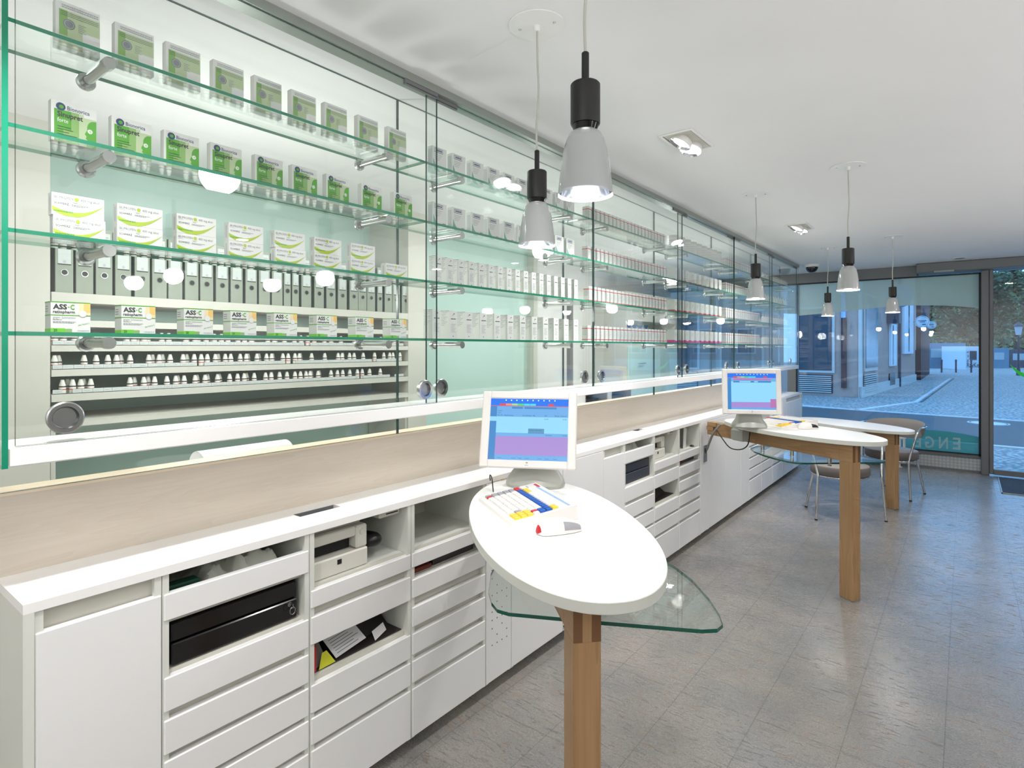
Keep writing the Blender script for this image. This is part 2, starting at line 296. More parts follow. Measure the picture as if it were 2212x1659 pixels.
# ------------------------------------------------------------------ mesh helpers
_text = {}
def text_poly(s, bold=0.0):
    k = (s, bold)
    if k not in _text:
        cu = bpy.data.curves.new('t', 'FONT'); cu.body = s; cu.size = 1.0; cu.resolution_u = 2; cu.offset = bold
        o = bpy.data.objects.new('t', cu); C.objects.link(o)
        dg = bpy.context.evaluated_depsgraph_get(); dg.update()
        me = bpy.data.meshes.new_from_object(o.evaluated_get(dg))
        vs = [v.co.copy() for v in me.vertices]; fs = [tuple(p.vertices) for p in me.polygons]
        xs = [v.x for v in vs] or [0, 1]
        _text[k] = ([(v.x-min(xs), v.y) for v in vs], fs, max(xs)-min(xs))
        bpy.data.objects.remove(o); bpy.data.curves.remove(cu); bpy.data.meshes.remove(me)
    return _text[k]
class MB:
    def __init__(s, T=None): s.v = []; s.f = []; s.m = []; s.mats = []; s.T = T
    def mi(s, name):
        if name not in s.mats: s.mats.append(name)
        return s.mats.index(name)
    def add(s, vs, fs, m):
        b = len(s.v); T = s.T
        for v in vs: s.v.append(tuple(T @ Vector(v)) if T is not None else tuple(v))
        if isinstance(m, str): i = s.mi(m); ms = [i]*len(fs)
        else: ms = [s.mi(k) for k in m]
        for f, k in zip(fs, ms): s.f.append(tuple(b+q for q in f)); s.m.append(k)
    def box(s, x0, x1, y0, y1, z0, z1, m, bev=0.0, sides=None):
        x0, x1 = min(x0, x1), max(x0, x1); y0, y1 = min(y0, y1), max(y0, y1); z0, z1 = min(z0, z1), max(z0, z1)
        if bev <= 0:
            vs = [(x, y, z) for x in (x0, x1) for y in (y0, y1) for z in (z0, z1)]
            fs = [(0, 1, 3, 2), (4, 6, 7, 5), (0, 4, 5, 1), (2, 3, 7, 6), (0, 2, 6, 4), (1, 5, 7, 3)]
            s.add(vs, fs, sides if sides else m); return
        e = min(bev, (x1-x0)*.45, (y1-y0)*.45, (z1-z0)*.45)
        vs = []; idx = {}
        for i, x in enumerate((x0, x1)):
            for j, y in enumerate((y0, y1)):
                for k, z in enumerate((z0, z1)):
                    ex, ey, ez = (e if i == 0 else -e), (e if j == 0 else -e), (e if k == 0 else -e)
                    idx[i, j, k, 0] = len(vs); vs.append((x, y+ey, z+ez))
                    idx[i, j, k, 1] = len(vs); vs.append((x+ex, y, z+ez))
                    idx[i, j, k, 2] = len(vs); vs.append((x+ex, y+ey, z))
        I = idx; fs = []
        for i in (0, 1):
            q = [I[i, 0, 0, 0], I[i, 0, 1, 0], I[i, 1, 1, 0], I[i, 1, 0, 0]]; fs.append(q if i == 0 else q[::-1])
            q = [I[0, i, 0, 1], I[1, i, 0, 1], I[1, i, 1, 1], I[0, i, 1, 1]]; fs.append(q if i == 0 else q[::-1])
            q = [I[0, 0, i, 2], I[0, 1, i, 2], I[1, 1, i, 2], I[1, 0, i, 2]]; fs.append(q if i == 0 else q[::-1])
        for a in (0, 1):
            for b in (0, 1):
                q = [I[a, b, 0, 0], I[a, b, 1, 0], I[a, b, 1, 1], I[a, b, 0, 1]]; fs.append(q if (a+b) % 2 else q[::-1])
                q = [I[a, 0, b, 0], I[a, 1, b, 0], I[a, 1, b, 2], I[a, 0, b, 2]]; fs.append(q[::-1] if (a+b) % 2 else q)
                q = [I[0, a, b, 1], I[1, a, b, 1], I[1, a, b, 2], I[0, a, b, 2]]; fs.append(q if (a+b) % 2 else q[::-1])
                for c in (0, 1):
                    q = [I[a, b, c, 0], I[a, b, c, 1], I[a, b, c, 2]]; fs.append(q if (a+b+c) % 2 else q[::-1])
        s.add(vs, [tuple(f) for f in fs], m)
    def gbox(s, x0, x1, y0, y1, z0, z1, thin, face='glass_clear', edge='glass_edge_line'):
        n = {'x': [face, face, edge, edge, edge, edge], 'y': [edge, edge, face, face, edge, edge], 'z': [edge, edge, edge, edge, face, face]}[thin]
        s.box(x0, x1, y0, y1, z0, z1, None, 0, n)
    def quad(s, a, b, c, d, m): s.add([a, b, c, d], [(0, 1, 2, 3)], m)
    def poly(s, pts, m): s.add(pts, [tuple(range(len(pts)))], m)
    def prism(s, pts, z0, z1, mtop, mside=None, mbot=None, bev=0.0):
        n = len(pts); A = sum(pts[i][0]*pts[(i+1) % n][1]-pts[(i+1) % n][0]*pts[i][1] for i in range(n))
        if A < 0: pts = pts[::-1]
        rings = [(0, z0), (0, z1)] if bev <= 0 else [(bev, z0), (0, z0+bev), (0, z1-bev), (bev, z1)]
        cx = sum(p[0] for p in pts)/n; cyy = sum(p[1] for p in pts)/n
        vs = []; 
        for off, z in rings:
            for i, p in enumerate(pts):
                if off:
                    a = pts[i-1]; b = pts[(i+1) % n]; tx, ty = b[0]-a[0], b[1]-a[1]; l = math.hypot(tx, ty) or 1
                    vs.append((p[0]-ty/l*off, p[1]+tx/l*off, z))
                else: vs.append((p[0], p[1], z))
        fs = [tuple(range(n))[::-1], tuple(range((len(rings)-1)*n, len(rings)*n))]; ms = [mbot or mtop, mtop]
        for k in range(len(rings)-1):
            for i in range(n):
                j = (i+1) % n; fs.append((k*n+i, k*n+j, (k+1)*n+j, (k+1)*n+i)); ms.append(mside or mtop)
        s.add(vs, fs, ms)
    def lathe(s, prof, m, seg=24, axis='z', o=(0, 0, 0), cap=True):
        vs = []; fs = []; ms = []; n = len(prof)
        ax = {'z': lambda r, a, h: (r*math.cos(a), r*math.sin(a), h), 'x': lambda r, a, h: (h, r*math.cos(a), r*math.sin(a)), 'y': lambda r, a, h: (r*math.sin(a), h, r*math.cos(a))}[axis]
        for r, h in prof:
            for k in range(seg):
                p = ax(r, 2*PI*k/seg, h); vs.append((p[0]+o[0], p[1]+o[1], p[2]+o[2]))
        for i in range(n-1):
            for k in range(seg):
                j = (k+1) % seg; fs.append((i*seg+k, i*seg+j, (i+1)*seg+j, (i+1)*seg+k)); ms.append(m if isinstance(m, str) else m[i])
        if cap:
            mm = m if isinstance(m, str) else m[0]; ml = m if isinstance(m, str) else m[-1]
            if prof[0][0] > 1e-5: fs.append(tuple(range(seg))[::-1]); ms.append(mm)
            if prof[-1][0] > 1e-5: fs.append(tuple(range((n-1)*seg, n*seg))); ms.append(ml)
        s.add(vs, fs, ms)
    def tube(s, pts, r, m, seg=10):
        P = [Vector(p) for p in pts]; vs = []; fs = []; up = None
        for i, p in enumerate(P):
            t = (P[min(i+1, len(P)-1)]-P[max(i-1, 0)]).normalized()
            if up is None: up = Vector((0, 0, 1)) if abs(t.z) < .9 else Vector((1, 0, 0))
            a = t.cross(up).normalized(); b = a.cross(t).normalized(); up = b
            rr = r[i] if isinstance(r, (list, tuple)) else r
            for k in range(seg):
                q = p+a*rr*math.cos(2*PI*k/seg)+b*rr*math.sin(2*PI*k/seg); vs.append(tuple(q))
        for i in range(len(P)-1):
            for k in range(seg):
                j = (k+1) % seg; fs.append((i*seg+k, (i+1)*seg+k, (i+1)*seg+j, i*seg+j))
        fs.append(tuple(range(seg))); fs.append(tuple(range((len(P)-1)*seg, len(P)*seg))[::-1])
        s.add(vs, fs, m)
    def disc(s, c, r, axis, m, seg=20, ry=None):
        ry = ry or r; pts = []
        for k in range(seg):
            a = 2*PI*k/seg; u, v = r*math.cos(a), ry*math.sin(a)
            pts.append({'x': (c[0], c[1]+u, c[2]+v), '-x': (c[0], c[1]-u, c[2]+v), 'z': (c[0]+u, c[1]+v, c[2]), '-z': (c[0]+u, c[1]-v, c[2]), '-y': (c[0]+u, c[1], c[2]+v)}[axis])
        s.poly(pts, m)
    def text(s, t, o, u, v, size, m, bold=0.0, width=None):
        vs, fs, w_ = text_poly(t, bold)
        if not fs: return
        u = Vector(u); v = Vector(v); o = Vector(o); k = (width/w_) if width else size
        s.add([tuple(o+u*(x*k)+v*(y*size)) for x, y in vs], fs, m)
def spline(pts, n=8, closed=False):
    out = []; P = [Vector(p) for p in pts]; N_ = len(P)
    rng = range(N_) if closed else range(N_-1)
    for i in rng:
        p0 = P[(i-1) % N_] if closed or i > 0 else P[i]; p1 = P[i]; p2 = P[(i+1) % N_]; p3 = P[(i+2) % N_] if closed or i+2 < N_ else P[(i+1) % N_]
        for k in range(n):
            t = k/n; out.append(0.5*((2*p1)+(-p0+p2)*t+(2*p0-5*p1+4*p2-p3)*t*t+(-p0+3*p1-3*p2+p3)*t**3))
    if not closed: out.append(P[-1])
    return [tuple(p) for p in out]
def obj(name, mb, parent=None, smooth=None, loc=None):
    me = bpy.data.meshes.new(name); me.from_pydata(mb.v, [], mb.f)
    for n in mb.mats: me.materials.append(M[n])
    me.polygons.foreach_set('material_index', mb.m)
    if smooth:
        me.polygons.foreach_set('use_smooth', [True]*len(me.polygons)); me.set_sharp_from_angle(angle=math.radians(smooth))
    me.update(); me.validate()
    o = bpy.data.objects.new(name, me); C.objects.link(o)
    if parent: o.parent = parent
    if loc: o.location = loc
    return o
def tag(o, label, cat, group=None, kind=None):
    if label: o['label'] = label
    if cat: o['category'] = cat
    if group: o['group'] = group
    if kind: o['kind'] = kind
    return o
def thing(name, label, cat, loc=(0, 0, 0), rz=0, group=None):
    o = bpy.data.objects.new(name, None); C.objects.link(o); o.location = loc; o.rotation_euler = (0, 0, rz); o.empty_display_size = 0.05
    return tag(o, label, cat, group)
def struct(name, mb, smooth=None, parent=None):
    o = obj(name, mb, parent, smooth); o['kind'] = 'structure'; return o
def dup(root, loc, rz=None, label=None, group=None):
    r = root.copy(); C.objects.link(r); r.location = loc
    if rz is not None: r.rotation_euler = (0, 0, rz)
    if label: r['label'] = label
    if group: r['group'] = group
    for ch in list(root.children):
        c = ch.copy(); C.objects.link(c); c.parent = r
        for g in list(ch.children):
            d = g.copy(); C.objects.link(d); d.parent = c
    return r
ORD = ['first', 'second', 'third', 'fourth', 'fifth', 'sixth', 'seventh', 'eighth', 'ninth', 'tenth', 'eleventh', 'twelfth', 'thirteenth', 'fourteenth', 'fifteenth', 'sixteenth',
       'seventeenth', 'eighteenth', 'nineteenth', 'twentieth']
def ordn(i, n=None):
    if n and i == n-1: return 'last'
    if i < 20: return ORD[i]
    t = {2: 'twenty', 3: 'thirty', 4: 'forty', 5: 'fifty', 6: 'sixty'}; k = i+1
    return t[k//10]+'-'+ORD[k % 10-1] if k % 10 else {30: 'thirtieth', 40: 'fortieth', 50: 'fiftieth', 60: 'sixtieth'}[k]
def opos(i, n):
    """from whichever end of the row is nearer, as one would count it"""
    if i == 0: return 'at the left end'
    if i == n-1: return 'at the right end'
    if i < (n+1)//2: return ordn(i)+' from the left'
    return ordn(n-1-i)+' from the right'
# ================================================================== the room
YW = 9.0           # shop window plane
m = MB(); m.box(-4.2, 3.4, -2.8, YW, -0.1, 0, 'floor_tiles'); struct('floor', m)
m = MB(); m.box(-4.2, 3.4, -2.8, YW+0.25, ZC, ZC+0.1, 'ceiling_paint'); struct('ceiling', m)
m = MB(); m.box(3.2, 3.4, -2.8, YW, 0, ZC, 'greyed_wall'); struct('wall_right', m)
m = MB(); m.box(-4.2, 3.4, -2.8, -2.6, 0, ZC, 'wall_paint'); struct('wall_front', m)
m = MB(); m.box(-3.95, -3.75, -2.6, 5.15, 0, ZC, 'mint_wall'); m.box(-3.95, -3.75, 5.15, YW, 0, ZC, 'wall_paint'); struct('wall_left', m)
m = MB(); m.box(-3.75, -3.3, -2.6, 0.815, 0, ZC, 'cream_paint'); struct('wall_store_room', m)
m = MB(); m.box(-3.75, -3.3, 2.985, 3.17, 0, ZC, 'cream_paint'); struct('wall_store_room_pillar', m)
m = MB(); m.box(-3.75, -3.66, 5.1, 5.17, 0, ZC, 'cream_paint'); m.box(-3.75, -3.70, 5.9, 5.96, 0, 2.2, 'frame_grey'); struct('trim_1', m)
# end wall pier right of the door, outside reveal
m = MB(); m.box(1.55, 3.4, YW, YW+0.2, -0.1, ZC, 'wall_paint'); struct('wall_back', m)

# ---- shop front: frames, panes, kick plate
zt = 2.395
m = MB()
m.box(-4.2, -0.477, YW-0.10, YW+0.12, zt, ZC, 'frame_grey', 0.004)
m.box(-4.0, 0.149, YW-0.06, YW+0.08, 0.17, 0.215, 'frame_grey', 0.004)
m.box(-1.985, -1.875, YW-0.09, YW+0.10, 0, zt, 'frame_grey', 0.004)
m.box(-3.1, -3.04, YW-0.06, YW+0.06, 0.2, zt, 'frame_grey', 0.004)
m.box(-1.875, -1.860, YW-0.075, YW-0.05, 0.2, zt, 'gasket_black'); m.box(-1.86, 0.149, YW-0.075, YW-0.05, zt-0.014, zt, 'gasket_black')
m.box(0.128, 0.149, YW-0.075, YW-0.05, 0.2, zt, 'gasket_black'); m.box(-1.86, 0.149, YW-0.075, YW-0.05, 0.213, 0.224, 'gasket_black')
m.box(0.149, 0.225, YW-0.14, YW+0.10, 0, zt+0.02, 'frame_grey', 0.006)
wf = struct('window_1', m)
m = MB(); m.gbox(-1.87, 0.14, YW-0.012, YW+0.012, 0.2, zt, 'y', 'glass_window'); tagk = obj('window_pane', m, wf)
m = MB(); m.gbox(-3.9, -1.98, YW-0.012, YW+0.012, 0.2, zt, 'y', 'glass_window'); obj('window_pane', m, wf)
m = MB(); m.box(-3.9, 0.149, YW-0.035, YW-0.015, 0.02, 0.172, 'tread_plate'); m.box(-3.9, 0.149, YW-0.05, YW-0.01, 0.0, 0.022, 'frame_grey'); obj('kick_plate', m, wf)
# frosted bands on the pane with wavy edges
def film(name, top, bot, mname, y):
    m = MB(); n = len(top)
    for i in range(n-1):
        m.quad((top[i][0], y, top[i][1]), (bot[i][0], y, bot[i][1]), (bot[i+1][0], y, bot[i+1][1]), (top[i+1][0], y, top[i+1][1]), mname)
    return obj(name, m, wf)
pp = [ony(x, y, YW) for x, y in [(1726, 682), (1760, 679), (1816, 674), (1860, 669), (1899, 665), (1955, 660.5), (1990, 660), (2024, 660), (2070, 662), (2116, 666)]]
pp = [(p[0], p[1]) for p in spline([(p[0], p[1], 0) for p in pp], 4)]
pp[0] = (-1.866, pp[0][1])
film('frosted_band', [(p[0], zt-0.002) for p in pp], pp, 'frost_teal', YW-0.016)
qq = [ony(x, y, YW) for x, y in [(1860, 926), (1920, 925), (1975, 926), (1996, 928), (2036, 930.5), (2080, 937), (2116, 944)]]
qq = [(p[0], p[1]) for p in spline([(p[0], p[1], 0) for p in qq], 4)]
film('frosted_band', qq, [(p[0], 0.205) for p in qq], 'frost_teal_low', YW-0.016)
m = MB()
for x, ch, w_ in ((2066.5, 'E', .075), (2038, 'N', .09), (2008.5, 'G', .095), (1982, 'E', .075)):
    px, pz = ony(x, 970-(2066-x)*.06, YW); m.text(ch, (px+w_/2, YW-0.019, pz), (-1, 0, 0), (0, 0, 1), 0.20, 'letter_film', 0.02, w_)
obj('lettering', m, wf)
# sliding door with its header box
m = MB()
m.box(-0.477, 3.2, YW-0.30, YW+0.1, 2.415, ZC, 'frame_grey', 0.01)
m.box(0.225, 0.262, YW-0.16, YW-0.10, 0.02, 2.415, 'frame_grey', 0.005); m.box(0.262, 1.45, YW-0.16, YW-0.10, 0.015, 0.075, 'frame_grey', 0.005)
m.box(1.45, 1.52, YW-0.16, YW-0.10, 0.02, 2.415, 'frame_grey', 0.005)
m.box(1.52, 1.6, YW-0.12, YW+0.12, 0, 2.415, 'frame_grey')
m.box(-0.30, -0.10, YW-0.315, YW-0.28, 2.405, 2.43, 'rail_grey', 0.005)
dr = struct('door_1', m)
m = MB(); m.gbox(0.255, 1.455, YW-0.14, YW-0.12, 0.07, 2.415, 'y', 'glass_window'); obj('door_pane', m, dr)
a = [ony(x, y, YW-0.145) for x, y in [(2181, 786), (2190, 799), (2200, 809), (2212, 815), (2240, 826), (2236, 815), (2212, 806), (2200, 801), (2189, 793)]]
m = MB(); m.poly([(p[0], YW-0.145, p[1]) for p in a], 'logo_green'); obj('leaf_logo', m, dr)
m = MB(); m.box(0.301, 1.9, 7.85, 8.78, 0, 0.006, 'mat_fibre'); m.box(0.295, 0.305, 7.84, 8.79, 0, 0.009, 'rail_grey'); m.box(0.295, 1.9, 7.84, 7.85, 0, 0.009, 'rail_grey')
tag(obj('entrance_mat', m), 'dark grey ribbed entrance mat in front of the sliding door', 'mat')

# ================================================================== counter run
XF = -1.62; ZT = 0.939; YE = 0.352; YEND = 8.04
m = MB()
holes = [(-1.79, -1.742, 1.10, 1.26), (-1.79, -1.742, 3.62, 3.74)]
def slab_with_holes(m, x0, x1, y0, y1, z0, z1, hs, mt):
    y = y0
    for hx0, hx1, hy0, hy1 in hs:
        m.box(x0, x1, y, hy0, z0, z1, mt); m.box(x0, hx0, hy0, hy1, z0, z1, mt); m.box(hx1, x1, hy0, hy1, z0, z1, mt); y = hy1
    m.box(x0, x1, y, y1, z0, z1, mt)
slab_with_holes(m, -2.0, XF, YE, YEND, ZT-0.022, ZT, holes, 'solid_white')
tag(obj('worktop', m), 'long white worktop lying over the row of drawer cabinets', 'worktop')
m = MB(); m.box(-2.0, XF, YE, YE+0.02, 0.045, ZT-0.022, 'carcass_white'); tag(obj('end_panel', m), 'white end panel closing the near end of the counter', 'panel')
m = MB(); m.box(-2.0, XF, YEND-0.02, YEND, 0.045, ZT-0.022, 'carcass_white'); tag(obj('end_panel', m), 'white end panel at the window end of the counter', 'panel')
m = MB(); m.box(-1.995, -1.72, YE+0.03, YEND-0.03, 0, 0.0485, 'carcass_white'); tag(obj('plinth', m), 'recessed plinth carrying the white counter cabinets', 'plinth')
m = MB(); m.box(-1.945, -1.858, 0.33, YEND, ZT, 1.136, 'wood_maple'); m.box(-1.947, -1.858, 0.33, YEND, 1.136, 1.143, 'wood_maple_edge')
tag(obj('wood_upstand', m), 'long pale maple upstand board behind the white worktop', 'wood panel')
for i, (hx0, hx1, hy0, hy1) in enumerate(holes):
    m = MB(); m.box(hx0+.0005, hx1-.0005, hy0+.0005, hy1-.0005, ZT-0.0215, ZT-0.0195, 'gasket_black')
    m.box(hx0+.0005, hx0+.003, hy0+.0005, hy1-.0005, ZT-0.0195, ZT-0.002, 'frame_grey')
    tag(obj('cable_slot', m), 'dark cable slot in the worktop above the %s receipt printer' % ('near' if i == 0 else 'farther'), 'cable outlet')

ZB = 0.05; XB = -1.642          # cabinet bottom, recessed filler plane
ORDP = ['nearest', 'middle', 'farthest']
def carcass(name, label, y0, y1, niches, fronts, cat='drawer cabinet', group=None, door=None, dtop=.868):
    """a cabinet unit: sides, back, filler behind the fronts, open niches, drawer fronts"""
    t = thing(name, label, cat, (XF, (y0+y1)/2, ZB), 0, group)
    X = lambda x: x-XF
    a, b = y0-(y0+y1)/2+0.001, y1-(y0+y1)/2-0.001; top = ZT-0.0225-ZB
    m = MB()
    m.box(X(-1.99), X(XB+.018), a, a+0.016, 0, top, 'carcass_white'); m.box(X(-1.99), X(XB+.018), b-0.016, b, 0, top, 'carcass_white')
    m.box(X(-1.995), X(-1.98), a, b, 0, top, 'carcass_white'); m.box(X(-1.98), X(XB), a+.016, b-.016, 0, 0.0158, 'carcass_white'); m.box(X(-1.98), X(XB-.0122), a+.016, b-.016, top-0.004, top, 'carcass_white')
    z = 0.016
    for n0, n1 in sorted(niches)+[(top+ZB, top+ZB)]:
        if n0-ZB > z+0.002: m.box(X(XB-0.012), X(XB), a+.016, b-.016, z, n0-ZB-.0, 'recess_grey')
        if n0 < top+ZB-.001: m.box(X(-1.98), X(XB-.0122), a+.016, b-.016, n0-ZB-0.014, n0-ZB, 'carcass_white'); 
        if n1 < top+ZB-.01: m.box(X(-1.98), X(XB-.0122), a+.016, b-.016, n1-ZB, n1-ZB+0.012, 'carcass_white')
        z = n1-ZB
    obj('carcass', m, t)
    for z0, z1 in fronts:
        m = MB(); m.box(X(XB+0.0005), 0, a+0.0035, b-0.0035, z0-ZB, z1-ZB, 'front_lacquer', 0.0025); obj('drawer_front', m, t)
    if door:
        for d0, d1 in door:
            m = MB(); m.box(X(XB+0.0005), 0, d0-(y0+y1)/2+.002, d1-(y0+y1)/2-.002, 0.004, dtop-ZB, 'front_lacquer', 0.0025); obj('door', m, t)
    return t
P = 2.565
unit_word = ['in the near cabinet block', 'in the middle cabinet block', 'in the far cabinet block']
for u in range(3):
    o = u*P; W = unit_word[u]
    y = [0.372+o, 0.632+o, 1.058+o, 1.483+o, 1.909+o, 2.085+o, 2.512+o, 2.937+o]
    if u > 0: y[0] = 2.937+(u-1)*P
    carcass('door_cabinet', 'narrow white cupboard '+W, y[0], y[1], [], [], 'cupboard', door=[(y[0], y[1])])
    c1f = [(0.797, 0.866), (0.563, 0.651), (0.453, 0.541), (0.350, 0.436), (0.250, 0.334), (0.053, 0.231)]
    c2f = [(0.680, 0.735), (0.565, 0.652), (0.350, 0.437), (0.250, 0.334), (0.053, 0.231)]
    c3f = [(0.682, 0.735), (0.568, 0.637), (0.461, 0.533), (0.357, 0.435), (0.254, 0.334), (0.053, 0.231)]
    carcass('drawer_cabinet', 'white drawer cabinet with the cash box niche '+W if u < 2 else 'white drawer cabinet, nearest of the three '+W, y[1], y[2], [(0.800, 0.912), (0.660, 0.784)] if u < 2 else [], c1f)
    carcass('drawer_cabinet', 'white drawer cabinet holding the receipt printer '+W if u < 2 else 'white drawer cabinet, middle one of the three '+W, y[2], y[3], [(0.742, 0.912), (0.452, 0.562)] if u < 2 else [], c2f)
    carcass('drawer_cabinet', 'white drawer cabinet beside the table beam '+W if u < 2 else 'white drawer cabinet, farthest of the three '+W, y[3], y[4], [(0.742, 0.912), (0.640, 0.680)] if u < 2 else [], c3f)
    t = carcass('filler_cabinet', 'narrow perforated white cabinet '+W if u == 0 else 'narrow plain white cabinet '+W, y[4], y[5], [], [], 'cupboard', door=[(y[4], y[5])], dtop=.9145)
    if u == 0:
        m = MB()
        for i in range(13):
            for k in range(4):
                if (i+k) % 2 == 0 or i % 3 == 0:
                    m.disc((0.0006, -0.05+k*0.034, 0.16+i*0.036), 0.0032, 'x', 'gasket_black', 8)
        obj('hole_pattern', m, t)
    if u < 2:
        carcass('door_cabinet', 'wide flat white cupboard '+W, y[5], y[7], [], [], 'cupboard', door=[(y[5], y[6]), (y[6], y[7])], dtop=.9145)
    else:
        carcass('door_cabinet', 'white cupboard at the window end of the counter', y[5], YEND-0.021, [], [], 'cupboard', door=[(y[5], (y[5]+YEND-.02)/2), ((y[5]+YEND-.02)/2, YEND-0.021)])

# ---- contents of the niches
def cash_drawer(y, label, m_, w_, h=0.118, key=True):
    t = thing('cash_drawer', label, 'cash drawer', (-1.648, y, 0.6605))
    m = MB(); m.box(-0.30, -0.008, -w_/2, w_/2, 0.001, h, m_, 0.004); obj('housing', m, t)
    m = MB(); m.box(-0.008, 0.006, -w_/2+.006, w_/2-.006, 0.004, h*0.52, m_, 0.003); obj('drawer_front', m, t)
    m = MB(); m.box(-0.008, 0.002, -w_/2+.006, w_/2-.006, h*0.55, h-.004, m_, 0.003); obj('upper_panel', m, t)
    if key:
        k0 = w_/2-.035
        m = MB(); m.lathe([(0.007, 0.006), (0.007, 0.012), (0.004, 0.012)], 'steel', 14, 'x', (0, k0, 0.052)); m.box(0.012, 0.030, k0-.0012, k0+.0012, 0.045, 0.058, 'steel')
        ring = [(0.024, k0+0.002+0.009*math.sin(a), 0.036+0.011*math.cos(a)) for a in [i*PI/8 for i in range(17)]]
        m.tube(ring, 0.0011, 'steel', 6); obj('key', m, t, 40)
cash_drawer(0.845, 'wide black cash drawer with a key in the near open niche', 'black_gloss', 0.375)
cash_drawer(0.845+P, 'dark grey till device in the niche of the middle cabinet block', 'dark_grey', 0.385, 0.121, False)
def crumple(name, label, cat, cx, y, z, sx, sy, sz, mt, seed, n=34):
    r = random.Random(seed); m = MB(); vs = []; fs = []
    ridges = [(r.uniform(0, PI), r.uniform(3, 13), r.uniform(0, 6), r.uniform(.3, 1)) for _ in range(9)]
    for i in range(n):
        for k in range(n):
            u, v = i/(n-1), k/(n-1); e = min(1, min(u, 1-u, v, 1-v)*5); h = 0
            for a, fr, ph, am in ridges: h += am*(1-abs(math.sin((u*math.cos(a)+v*math.sin(a))*fr+ph+1.5*math.sin(v*5+ph))))**1.5
            h = min(1, h/3.2+.12*r.random())
            vs.append(((u-.5)*sx+r.uniform(-.003, .003), (v-.5)*sy+r.uniform(-.003, .003), sz*e*(.30+.70*h)+0.001))
    for i in range(n-1):
        for k in range(n-1): fs.append((i*n+k, (i+1)*n+k, (i+1)*n+k+1, i*n+k+1))
    m.add(vs, fs, mt); o = obj(name, m, None, 42, (cx, y, z)); tag(o, label, cat); return o
for u in (0, 1):
    W = 'near' if u == 0 else 'middle'
    crumple('plastic_bags', 'crumpled white carrier bags in the top drawer of the %s block' % W, 'bags', -1.80, 0.885+u*P, 0.8005, 0.27, 0.27, 0.092, 'bag_white', 3+u)
m = MB(); m.box(-1.70, -1.66, 0.655, 0.745, 0.838, 0.868, 'green_dark', 0.004); m.box(-1.75, -1.655, 0.655, 0.72, 0.801, 0.838, 'green_dark', 0.002)
tag(obj('cardboard_box', m), 'dark green carton at the left of the crumpled bags', 'box')
def printer(y, label, s=1.2, grp=None, q_=1.45):
    t = thing('receipt_printer', label, 'printer', (-1.655, y, 0.7425), 0, grp)
    m = MB(); m.box(-0.24*s, 0.0, -0.075*q_, 0.085*q_, 0.0, 0.052*s, 'printer_beige', 0.005); m.box(-0.001, 0.0015, -0.004, 0.012, 0.028*s, 0.041*s, 'black_plastic'); obj('base', m, t)
    m = MB(); m.box(-0.24*s, -0.035*s, -0.075*q_, 0.085*q_, 0.0525*s, 0.122*s, 'printer_beige', 0.006); m.box(-0.035*s, -0.003, 0.052*q_, 0.085*q_, 0.0525*s, 0.118*s, 'printer_beige', 0.006)
    m.box(-0.035*s, -0.006, -0.075*q_, 0.052*q_, 0.090*s, 0.118*s, 'printer_beige', 0.004); m.box(-0.0345*s, -0.033*s, -0.07*q_, 0.050*q_, 0.054*s, 0.09*s, 'gasket_black'); obj('head', m, t)
    m = MB(); m.prism([(-0.23*s, -0.072*q_), (-0.02*s, -0.072*q_), (-0.02*s, 0.075*q_), (-0.23*s, 0.075*q_)], 0.1225*s, 0.138*s, 'printer_beige', bev=0.006); m.quad((-0.2*s, 0.0, 0.1385*s), (-0.06*s, 0.0, 0.1385*s), (-0.06*s, 0.065*q_, 0.1385*s), (-0.2*s, 0.065*q_, 0.1385*s), 'paper_white')
    for k in range(9): m.quad((-0.19*s+k*.014*s, 0.006, 0.1388*s), (-0.187*s+k*.014*s, 0.006, 0.1388*s), (-0.187*s+k*.014*s, 0.058*q_, 0.1388*s), (-0.19*s+k*.014*s, 0.058*q_, 0.1388*s), 'ink_grey')
    obj('lid', m, t)
    m = MB(); m.lathe([(0.0085*s, -0.003), (0.0085*s, 0.0005), (0.006*s, 0.001)], 'printer_beige', 16, 'x', (0, 0.068*q_, 0.100*s)); obj('button', m, t, 30)
    return t
printer(1.187, 'beige receipt printer in the near open compartment')
printer(1.188+P, 'beige receipt printer in the compartment of the middle block')
m = MB(); m.tube(spline([(-1.76, 1.338, 0.80), (-1.70, 1.345, 0.805), (-1.69, 1.372, 0.805), (-1.74, 1.385, 0.80), (-1.86, 1.375, 0.79)], 6), 0.022, 'black_plastic', 12)
tag(obj('cable_hose', m, None, 50), 'thick black hose curling behind the near receipt printer', 'hose')
for u in (0, 1):
    y0 = 1.36+u*P
    m = MB(); m.box(-1.84, -1.655, y0, y0+0.095, 0.886, 0.911, 'printer_beige', 0.004); m.box(-1.656, -1.6535, y0+.03, y0+0.085, 0.896, 0.8995, 'gasket_black')
    tag(obj('card_reader', m), 'small white card reader under the worktop right of the %s printer' % ('near' if u == 0 else 'farther'), 'card reader')
